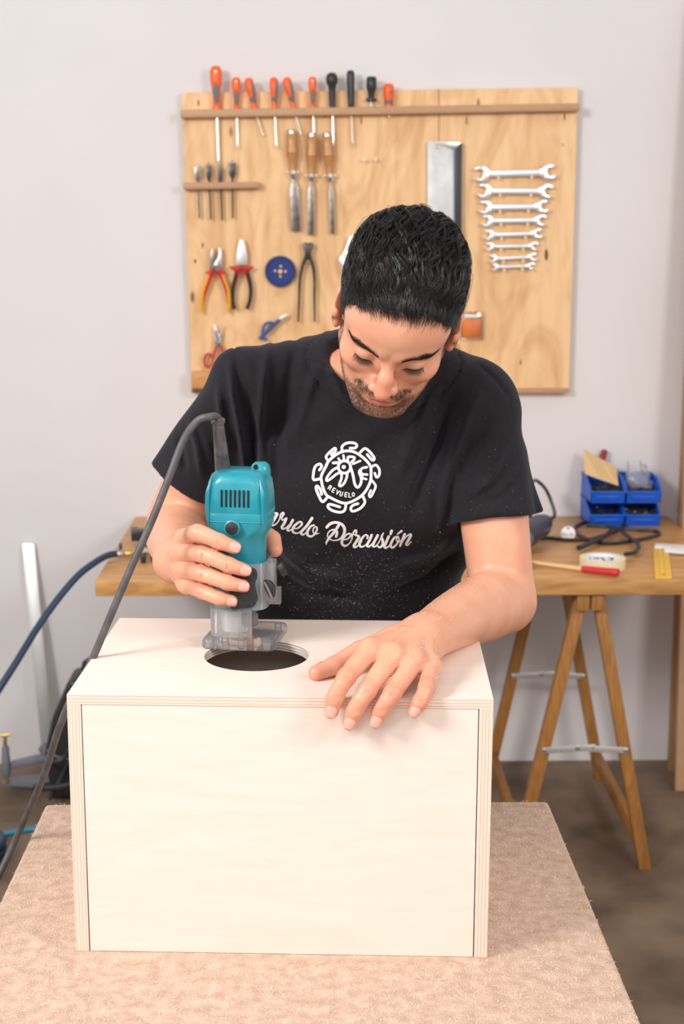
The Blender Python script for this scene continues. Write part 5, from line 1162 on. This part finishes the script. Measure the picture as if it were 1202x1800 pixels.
for args in ((360, .080, .120, lambda q: (q[:, 2] > .055), .0075, .00036, .80, .0003, 13, .0021, 1, 20), (170, .032, .050, lambda q: (q[:, 2] > .095) & (q[:, 1] < .02), .0075, .00042, 1.0, .0008, 9, .0013, 2, 14),
             (560, .020, .032, lambda q: (q[:, 2] < .080) & (np.abs(q[:, 0]) > .045), .0020, .00024, .2, .0, 4, .0018, 3, 8), (210, .050, .085, lambda q: (q[:, 1] > .030) & (q[:, 2] > .05) & (q[:, 2] < hz(q[:, 1])+.014), .0030, .00017, .55, .0003, 11, .0030, 4, 14),
             (800, .008, .018, lambda q: (q[:, 1] > .020) & (q[:, 2] < hz(q[:, 1])+.016), .0010, .00009, .3, 0, 3, .0030, 5, 5)):
    v_, f_ = strands(*args); hv_.append(v_); hf_.append(f_+ho); ho += len(v_)
o = npmesh('hair_lock', np.concatenate(hv_), np.concatenate(hf_), MT['hair'], hair); o['kind'] = 'stuff'
# ---- short hairs on the face (stubble, brows, lashes)
hb = bvh_of(hv, hf)
def shorts(name, pts, dirs, L, w, lift, mt, parent):
    P_, F_ = [], []
    for i, (p, d) in enumerate(zip(pts, dirs)):
        loc, nor, _, dist = hb.find_nearest(Vector(p.tolist()))
        if loc is None: continue
        n = np.array(nor); n = n if n@(np.array(loc)-HC) > 0 else -n
        d = d-n*(d@n); d /= np.linalg.norm(d)+1e-9; s_ = np.cross(n, d)*w; a = np.array(loc)+n*.0001; l = L*rng.uniform(.6, 1.2); m_ = a+d*l*.5+n*lift*.7; e = a+d*l+n*lift
        b_ = len(P_); P_ += [a-s_, a+s_, m_+s_*.8, m_-s_*.8, e]; F_ += [(b_, b_+1, b_+2, b_+3), (b_+3, b_+2, b_+4, b_+4)]
    me = bpy.data.meshes.new(name); me.from_pydata([tuple(p) for p in P_], [], [f[:3] if f[2] == f[3] else f for f in F_]); return link(name, me, mt, parent)
st = stub[:len(hv)]; pr_ = np.where(st > .25, st*(1+2.5*np.clip(must+gote, 0, 1)[:len(hv)]), 0); pr_ = pr_/pr_.sum(); ix = rng.choice(len(hv), 8000, p=pr_)
pts = hv[ix]+rng.normal(size=(8000, 3))*.0008; dirs = (HM@V(0, .35, -1))+rng.normal(size=(8000, 3))*.45; dirs = dirs+np.sign(toH(pts)[:, :1])*HM[:, 0]*.3
o = shorts('beard', pts, dirs, .0038, .00011, .0012, MT['brow'], person); o['kind'] = 'stuff'
for s_ in (-1, 1):
    n_ = 1300; t_ = rng.uniform(0, 1, n_); bx = s_*(.0135+t_*.042); wdt = np.interp(t_, [0, .25, .7, 1], [.0050, .0064, .0044, .0010])
    bz = .0415+np.interp(t_, [0, .6, 1], [-.003, .0055, .0015])+rng.normal(0, .5, n_)*wdt; by = .098-.012*t_-.018*t_**2
    pts = (np.stack([bx, by, bz], 1)*HS)@HM.T+HC; dirs = np.stack([s_*np.ones(n_), np.zeros(n_), np.interp(t_, [0, .3, 1], [.9, .35, -.25])], 1)@HM.T+rng.normal(size=(n_, 3))*.12
    shorts('eyebrow', pts, dirs, .0060, .00013, .0008, MT['brow'], person)
    n_ = 64; t_ = np.linspace(0, 1, n_); ex = .0195+.0245*t_; ez = .0172-.0022*np.sin(math.pi*t_); ey = .0758+.0135*np.sqrt(np.clip(1-((ex-.031)/.0150)**2-((ez-.0245)/.0128)**2, .02, 1))
    pts = (np.stack([s_*ex, ey+.0004, ez], 1)*HS)@HM.T+HC; g = G(); tube(g, list(pts), [.0002, .0004, .0006, .0005, .0002], 5)
    for k in range(n_):
        a = pts[k]; e = a+HM@V(s_*(t_[k]-.35)*.006, .0070, -.0040)*rng.uniform(.75, 1.15); m_ = (a+e)/2-HM@V(0, 0, .0010)
        tube(g, [a, m_, e], [.00022, .00018, .00006], 3, caps=False)
    o = mk('eyelashes', g, MT['brow'], person); o['kind'] = 'stuff'
# ---- shirt print: script lettering and sun-spiral emblem laid on the jersey
sb = bvh_of(sv, sf)
def on_shirt(u, v, off=.0007):
    d = ray(u, v); d = d/np.linalg.norm(d); loc, nor, _, _ = sb.ray_cast(Vector(CAM.tolist()), Vector(d.tolist()))
    if loc is None: return None
    return np.array(loc)-d*off
def ribbon(g, pts, ws, closed=False, n=5):
    P = cr([V(*p) for p in pts], n, closed); N_ = len(P); W_ = np.interp(np.linspace(0, 1, N_), np.linspace(0, 1, len(ws)), ws) if hasattr(ws, '__len__') else np.full(N_, ws)
    b_ = []
    for i in range(N_):
        t = (P[(i+1) % N_]-P[i-1]) if closed else P[min(i+1, N_-1)]-P[max(i-1, 0)]; t = t/(np.linalg.norm(t)+1e-9); nn = V(-t[1], t[0]); b_.append([P[i]-nn*W_[i]/2, P[i], P[i]+nn*W_[i]/2])
    idx = []
    for tri in b_:
        r = []
        for p in tri:
            w3 = on_shirt(p[0], p[1])
            if w3 is None: r = None; break
            g.v.append(tuple(w3)); r.append(len(g.v)-1)
        idx.append(r)
    for i in range(N_ if closed else N_-1):
        a, c_ = idx[i], idx[(i+1) % N_]
        if a and c_: g.f += [(a[0], a[1], c_[1], c_[0]), (a[1], a[2], c_[2], c_[1])]
    if not closed:
        for e in (0, -1):
            p = P[e]; rr = W_[e]/2; cc = [on_shirt(p[0]+rr*math.cos(a), p[1]+rr*math.sin(a)) for a in np.linspace(0, 2*math.pi, 13)[:-1]]; c0_ = on_shirt(p[0], p[1])
            if c0_ is None or any(q_ is None for q_ in cc): continue
            k0 = len(g.v); g.v.append(tuple(c0_)); g.v += [tuple(q_) for q_ in cc]; g.f += [(k0, k0+1+i, k0+1+(i+1) % 12) for i in range(12)]
def mapA(pts): return [(465+x/8.586, 890+y/8.586) for x, y in pts]
def mapB(pts): return [(560+x/6.869, 905+y/6.869) for x, y in pts]
def mapC(pts): return [(540+x/8.586, 770+y/8.586) for x, y in pts]
TK, TN = 4.6, 2.0
A_ = [([(-290, -70), (-320, 60), (-330, 110)], [TK, TK, TN]), ([(-370, -20), (-330, -90), (-240, -110), (-180, -60), (-230, 0), (-290, 10), (-220, 60), (-170, 120), (-120, 110)], [TK, TN, TK, TK, TN, TN, TK, TK, TN]),
 ([(-100, 60), (-20, 70), (50, 30), (40, -10), (-20, 20), (-60, 90), (-40, 140), (30, 140), (90, 90)], [TN, TN, TK, TN, TK, TK, TK, TN, TN]),
 ([(60, 150), (110, 100), (190, 105)], [TN, TN+1, 3]), ([(190, 118), (150, 190), (108, 262), (125, 288), (180, 260), (225, 195), (240, 130), (272, 97), (290, 115), (262, 160), (262, 195), (290, 208)], [TK, TK, TK, 3.4, TN, TN, 2.4, 3.2, 3.4, 3, 2.6, 2]),
 ([(265, 215), (310, 185)], [1.6, 2]), ([(325, 185), (300, 250), (262, 312), (275, 340), (320, 325), (370, 280)], [TK, TK, TK, 3.6, TN, TN]), ([(425, 208), (385, 285), (345, 345), (362, 368), (410, 350), (435, 330)], [TK, TK, TK, 3.4, TN, TN]),
 ([(430, 335), (500, 330), (560, 275), (555, 240), (520, 238), (455, 290), (420, 350), (440, 395), (500, 405), (570, 360)], [TN, 2.4, 3.8, 3, 3.4, TK, TK, 3.8, 2.4, TN]),
 ([(715, 180), (640, 290), (555, 385), (565, 425), (610, 415), (660, 350)], [TK+.4, TK, TK, 3.8, 2.4, TN]),
 ([(745, 285), (700, 300), (650, 370), (650, 430), (700, 455), (760, 415), (790, 345), (780, 310), (745, 325), (730, 375), (760, 420), (820, 405)], [3.2, 3.6, TK, TK, 3.6, 3, 3.2, 2.4, 2.2, 2.2, 2.4, 1.4])]
B__ = [([(97, 150), (140, 108), (210, 92), (285, 120), (314, 185), (290, 255), (240, 300), (170, 308), (118, 280), (108, 235), (140, 190), (190, 182), (222, 210), (210, 262)], [4.8, 5, 4.8, 5, 5.2, 4, 2.8, 2, 2, 2.2, 2.4, 3.4, 4.6, 4.6]),
 ([(240, 128), (190, 205), (130, 275), (95, 330), (93, 355)], [5, 5, 4.4, 3.4, 2]),
 ([(300, 300), (350, 290), (392, 245), (375, 228), (335, 240), (290, 295), (280, 345), (315, 375), (365, 350), (405, 285)], [TN, 2.4, 3.6, 3, 3.2, TK, TK, 3.8, 2, 1.8]),
 ([(400, 290), (410, 240), (432, 195), (452, 188), (455, 215), (440, 245)], [2, 2.6, 3.2, 3.4, 3, 2.4]), ([(430, 240), (485, 262), (462, 310), (425, 372), (440, 392), (490, 360), (520, 320)], [2.4, TK, TK, TK, 3.4, 2.2, 1.8]),
 ([(585, 285), (592, 255), (560, 245), (515, 295), (492, 350), (510, 385), (560, 370), (610, 310)], [3, 3.4, 3, TK, TK, 3.8, 2.2, 1.8]),
 ([(640, 245), (615, 305), (585, 360), (600, 385), (645, 350), (700, 270)], [TK, TK, TK, 3.4, 2.2, 2]), ([(712, 248), (680, 310), (655, 362), (670, 385), (715, 350), (780, 225)], [TK, TK, TK, 3.2, 2, 1.6]),
 ([(782, 220), (760, 265), (775, 320), (768, 370), (735, 392), (705, 372)], [2.2, 3.6, TK, TK, 3.4, 2.4]),
 ([(845, 262), (815, 330), (795, 380), (812, 400), (855, 370), (890, 320)], [TK, TK, TK, 3.4, 2.2, 1.8]), ([(880, 195), (868, 232)], [TK+.6, 4.2]),
 ([(958, 262), (915, 275), (880, 330), (868, 375), (895, 395), (945, 350), (970, 290), (950, 272), (938, 300), (960, 330), (1010, 300)], [3, 3.6, TK, TK, 3.8, 3, 2.6, 2.2, 2, 2, 2]), ([(1000, 195), (948, 236)], [4, 1.8]),
 ([(1038, 235), (1010, 305), (982, 375)], [TK, TK, 3.8]), ([(995, 350), (1050, 270), (1100, 235), (1112, 250), (1080, 310), (1055, 355), (1075, 365), (1118, 322)], [1.8, 2.2, 3, TK, TK, 3.6, 2.4, 1.6])]
C_ = [([(530, 205), (640, 195), (740, 225), (860, 310), (950, 420), (962, 520), (955, 640), (905, 760), (830, 860), (720, 935), (600, 982), (500, 970), (380, 915), (290, 860), (240, 760), (212, 640), (215, 560), (280, 430), (320, 350), (420, 260)], 4.6, True),
 ([(528, 210), (525, 130), (590, 78), (690, 72), (748, 105), (725, 148), (645, 152)], 4.4, 0), ([(800, 215), (868, 158), (940, 205), (1010, 300), (985, 335), (930, 280), (905, 250)], 4.6, 0),
 ([(975, 430), (1035, 408), (1085, 470), (1085, 560), (1045, 592), (1018, 530)], 4.2, 0), ([(975, 640), (1030, 720), (1000, 810), (955, 890), (932, 855), (960, 790)], 4.0, 0),
 ([(840, 880), (868, 970), (800, 1060), (690, 1105), (655, 1065), (690, 1015), (765, 990)], 4.6, 0), ([(585, 985), (565, 1085), (500, 1120), (380, 1095), (312, 1040), (340, 1000), (490, 1040)], 4.6, 0),
 ([(300, 900), (230, 962), (178, 880), (132, 760), (152, 725), (200, 785), (215, 850)], 4.6, 0), ([(210, 610), (98, 628), (92, 540), (120, 430), (190, 392), (216, 432), (182, 482)], 4.4, 0), ([(315, 345), (283, 285), (330, 220), (415, 152), (425, 195), (362, 250)], 4.2, 0),
 ([(560+93*math.cos(a), 437+93*math.sin(a)) for a in np.linspace(0, 2*math.pi, 17)[:-1]], 4.6, True),
 ([(480, 370), (390, 375)], 4.6, 0), ([(500, 350), (470, 308)], 3.8, 0), ([(555, 330), (545, 262)], 4, 0), ([(610, 345), (620, 285), (705, 290), (705, 325), (670, 360)], 4.4, 0), ([(690, 390), (798, 345)], 3.8, 0),
 ([(470, 440), (390, 480), (320, 560), (288, 620), (305, 645), (370, 600), (440, 545), (500, 520)], 4.2, 0), ([(515, 520), (515, 610), (482, 700), (500, 725), (550, 690), (590, 610), (605, 520)], 4.2, 0),
 ([(650, 430), (690, 560), (715, 690), (760, 745), (805, 690), (815, 610), (785, 520), (800, 480)], 4.6, 0), ([(795, 500), (830, 455), (900, 440)], 4, 0), ([(810, 545), (905, 552)], 4, 0), ([(820, 600), (892, 622)], 3.6, 0), ([(800, 500), (822, 560), (815, 620)], 5, 0)]
g = G()
for pts, w in A_: ribbon(g, mapA(pts), w)
mk('script_lettering', g, MT['print'], shirt)
g = G()
for pts, w in B__: ribbon(g, mapB(pts), w)
mk('script_lettering', g, MT['print'], shirt)
g = G()
for pts, w, cl in C_: ribbon(g, mapC(pts), w, bool(cl))
ribbon(g, mapC([(548, 437), (552, 437)]), 7)
mk('emblem', g, MT['print'], shirt)
FT = dict(R=[[(0, 1), (0, 0), (.6, .1), (.55, .5), (0, .55)], [(.3, .55), (.7, 1)]], E=[[(.65, 0), (0, 0), (0, 1), (.65, 1)], [(0, .5), (.5, .5)]], V=[[(0, 0), (.35, 1), (.7, 0)]], U=[[(0, 0), (0, .9), (.35, 1), (.65, .9), (.65, 0)]], L=[[(0, 0), (0, 1), (.6, 1)]], O=[[(.1, .1), (0, .5), (.1, .9), (.55, .9), (.65, .5), (.55, .1), (.1, .1)]])
g = G(); xs = [(345, 712, 34), (398, 752, 28), (452, 785, 22), (505, 808, 16), (573, 822, 9), (630, 830, 4), (676, 822, -2)]
for ch, (x, y, a) in zip('REVUELO', xs):
    c, s = math.cos(math.radians(a)), math.sin(math.radians(a))
    for st_ in FT[ch]:
        pp = [(x+(px*52)*c-(py*62)*s, y+(px*52)*s+(py*62)*c) for px, py in st_]
        for i in range(len(pp)-1): ribbon(g, mapC([pp[i], pp[i+1]]), 1.55, n=2)
mk('emblem_text', g, MT['print'], shirt)
# thin gold chain at the neck
nbv = hb
g = G(); pts = []
for u, v in ((592, 607), (592, 632), (597, 655), (606, 675)):
    d = ray(u, v); d /= np.linalg.norm(d); loc, nor, _, _ = nbv.ray_cast(Vector(CAM.tolist()), Vector(d.tolist()))
    if loc is not None: pts.append(np.array(loc)-d*.001)
if len(pts) > 2: tube(g, cr(pts, 4), .0009, 6); mk('neck_chain', g, MT['goldchain'], person, smooth=True)
# ---- trousers, belt line, shoes
def f_trousers(P):
    d = f_torso(P, .004); d = np.maximum(d, P[:, 2]-1.0)
    for s_ in (-1, 1): d = smin(d, chain(P, [V(.066+s_*.085, 2.17, .90), V(.066+s_*.12, 2.15, .50), V(.066+s_*.14, 2.19, .09)], [.105, .078, .062], .03), .03)
    d = np.maximum(d, .05-P[:, 2]); d = smax(d, -np.minimum(*[rc(P, V(.066+s_*.14, 2.19, .20), V(.066+s_*.14, 2.19, 0), .045, .057) for s_ in (-1, 1)]), .004)
    return d-.003*np.sin(P[:, 2]*60+3*np.sin(P[:, 0]*40))
v_, f_ = surf(f_trousers, (-.25, 1.95, .04), (.38, 2.4, 1.06), .009); npmesh('trousers', v_, f_, MT['denim'], person)
for s_ in (-1, 1):
    def f_shoe(P, s_=s_):
        a = V(.066+s_*.14, 2.23, .045); b = V(.066+s_*.16, 2.03, .035)
        d = rc(P, a, b, .042, .046); d = smin(d, rc(P, V(a[0], 2.19, .08), a, .045, .042), .03); return smax(d, -P[:, 2]+.001, .004)
    v_, f_ = surf(f_shoe, (.066+s_*.15-.1, 1.95, -.01), (.066+s_*.15+.1, 2.32, .16), .006); npmesh('shoe', v_, f_, MT['shoe'], person)
# ---- sawdust: chips scattered on what carries them
ab = bvh_of(lv, lf)
def specks(name, n, region, tree, size, label, mt=MT['dust'], flat=None):
    g = G(); c = 0; tries = 0
    while c < n and tries < n*8:
        tries += 1; u, v = region()
        if flat is not None: p = atz(u, v, flat)+V(0, 0, .0002)
        else:
            d = ray(u, v); d /= np.linalg.norm(d); loc, nor, _, _ = tree.ray_cast(Vector(CAM.tolist()), Vector(d.tolist()))
            if loc is None: continue
            p = np.array(loc)-d*.0003
        s_ = size*rng.uniform(.4, 1.3)**2; a = rng.normal(size=3); b_ = rng.normal(size=3); a /= np.linalg.norm(a); b_ = np.cross(a, b_); b_ /= np.linalg.norm(b_)
        k0 = len(g.v); el_ = rng.uniform(.8, 2.6); g.v += [tuple(p+a*s_*el_), tuple(p-a*s_*el_*.6+b_*s_*.5), tuple(p-b_*s_*.6), tuple(p+np.cross(a, b_)*s_*.5)]
        g.f += [(k0, k0+1, k0+2), (k0, k0+1, k0+3), (k0+1, k0+2, k0+3), (k0, k0+2, k0+3)]; c += 1
    o = mk(name, g, mt); o['kind'] = 'stuff'; o['label'] = label; o['category'] = 'sawdust'; return o
def rg(u0, v0, u1, v1): return lambda: (rng.uniform(u0, u1), rng.uniform(v0, v1))
def gau(u, v, a, b): return lambda: (rng.normal(u, a), rng.normal(v, b))
def line(u0, v0, u1, v1, s_):
    def f():
        t = rng.uniform(); return u0+(u1-u0)*t+rng.normal(0, s_), v0+(v1-v0)*t+rng.normal(0, s_)
    return f
specks('sawdust', 1500, gau(610, 1030, 90, 45), sb, .00038, 'fine pale sawdust dusted over the lower front of the black t-shirt')
specks('sawdust', 500, gau(740, 900, 110, 110), sb, .00030, 'sparse pale sawdust specks over the chest of the black t-shirt')
specks('sawdust', 260, line(860, 1000, 700, 1110, 16), ab, .00055, 'pale wood chips on the left forearm')
specks('sawdust', 420, gau(735, 1155, 38, 24), ab, .00055, 'pale wood chips on the back of the hand on the box')
def felt_region():
    while True:
        u, v = rng.uniform(0, 1150), rng.uniform(1412, 1800)
        p = atz(u, v, TZ)
        if not (tl < p[0] < tr and tf < p[1] < tb): continue
        q_ = RB.T@(p-b0)
        if -.002 < q_[0] < BW+.002 and -.002 < q_[1] < BD+.002: continue
        return u, v
specks('sawdust', 1400, felt_region, None, .0006, 'pale wood chips scattered over the beige felt table cover', flat=TZ+.001)
specks('sawdust', 420, gau(640, 1170, 120, 22), None, .00035, 'fine sawdust on the top of the plywood box', flat=BT) if False else None
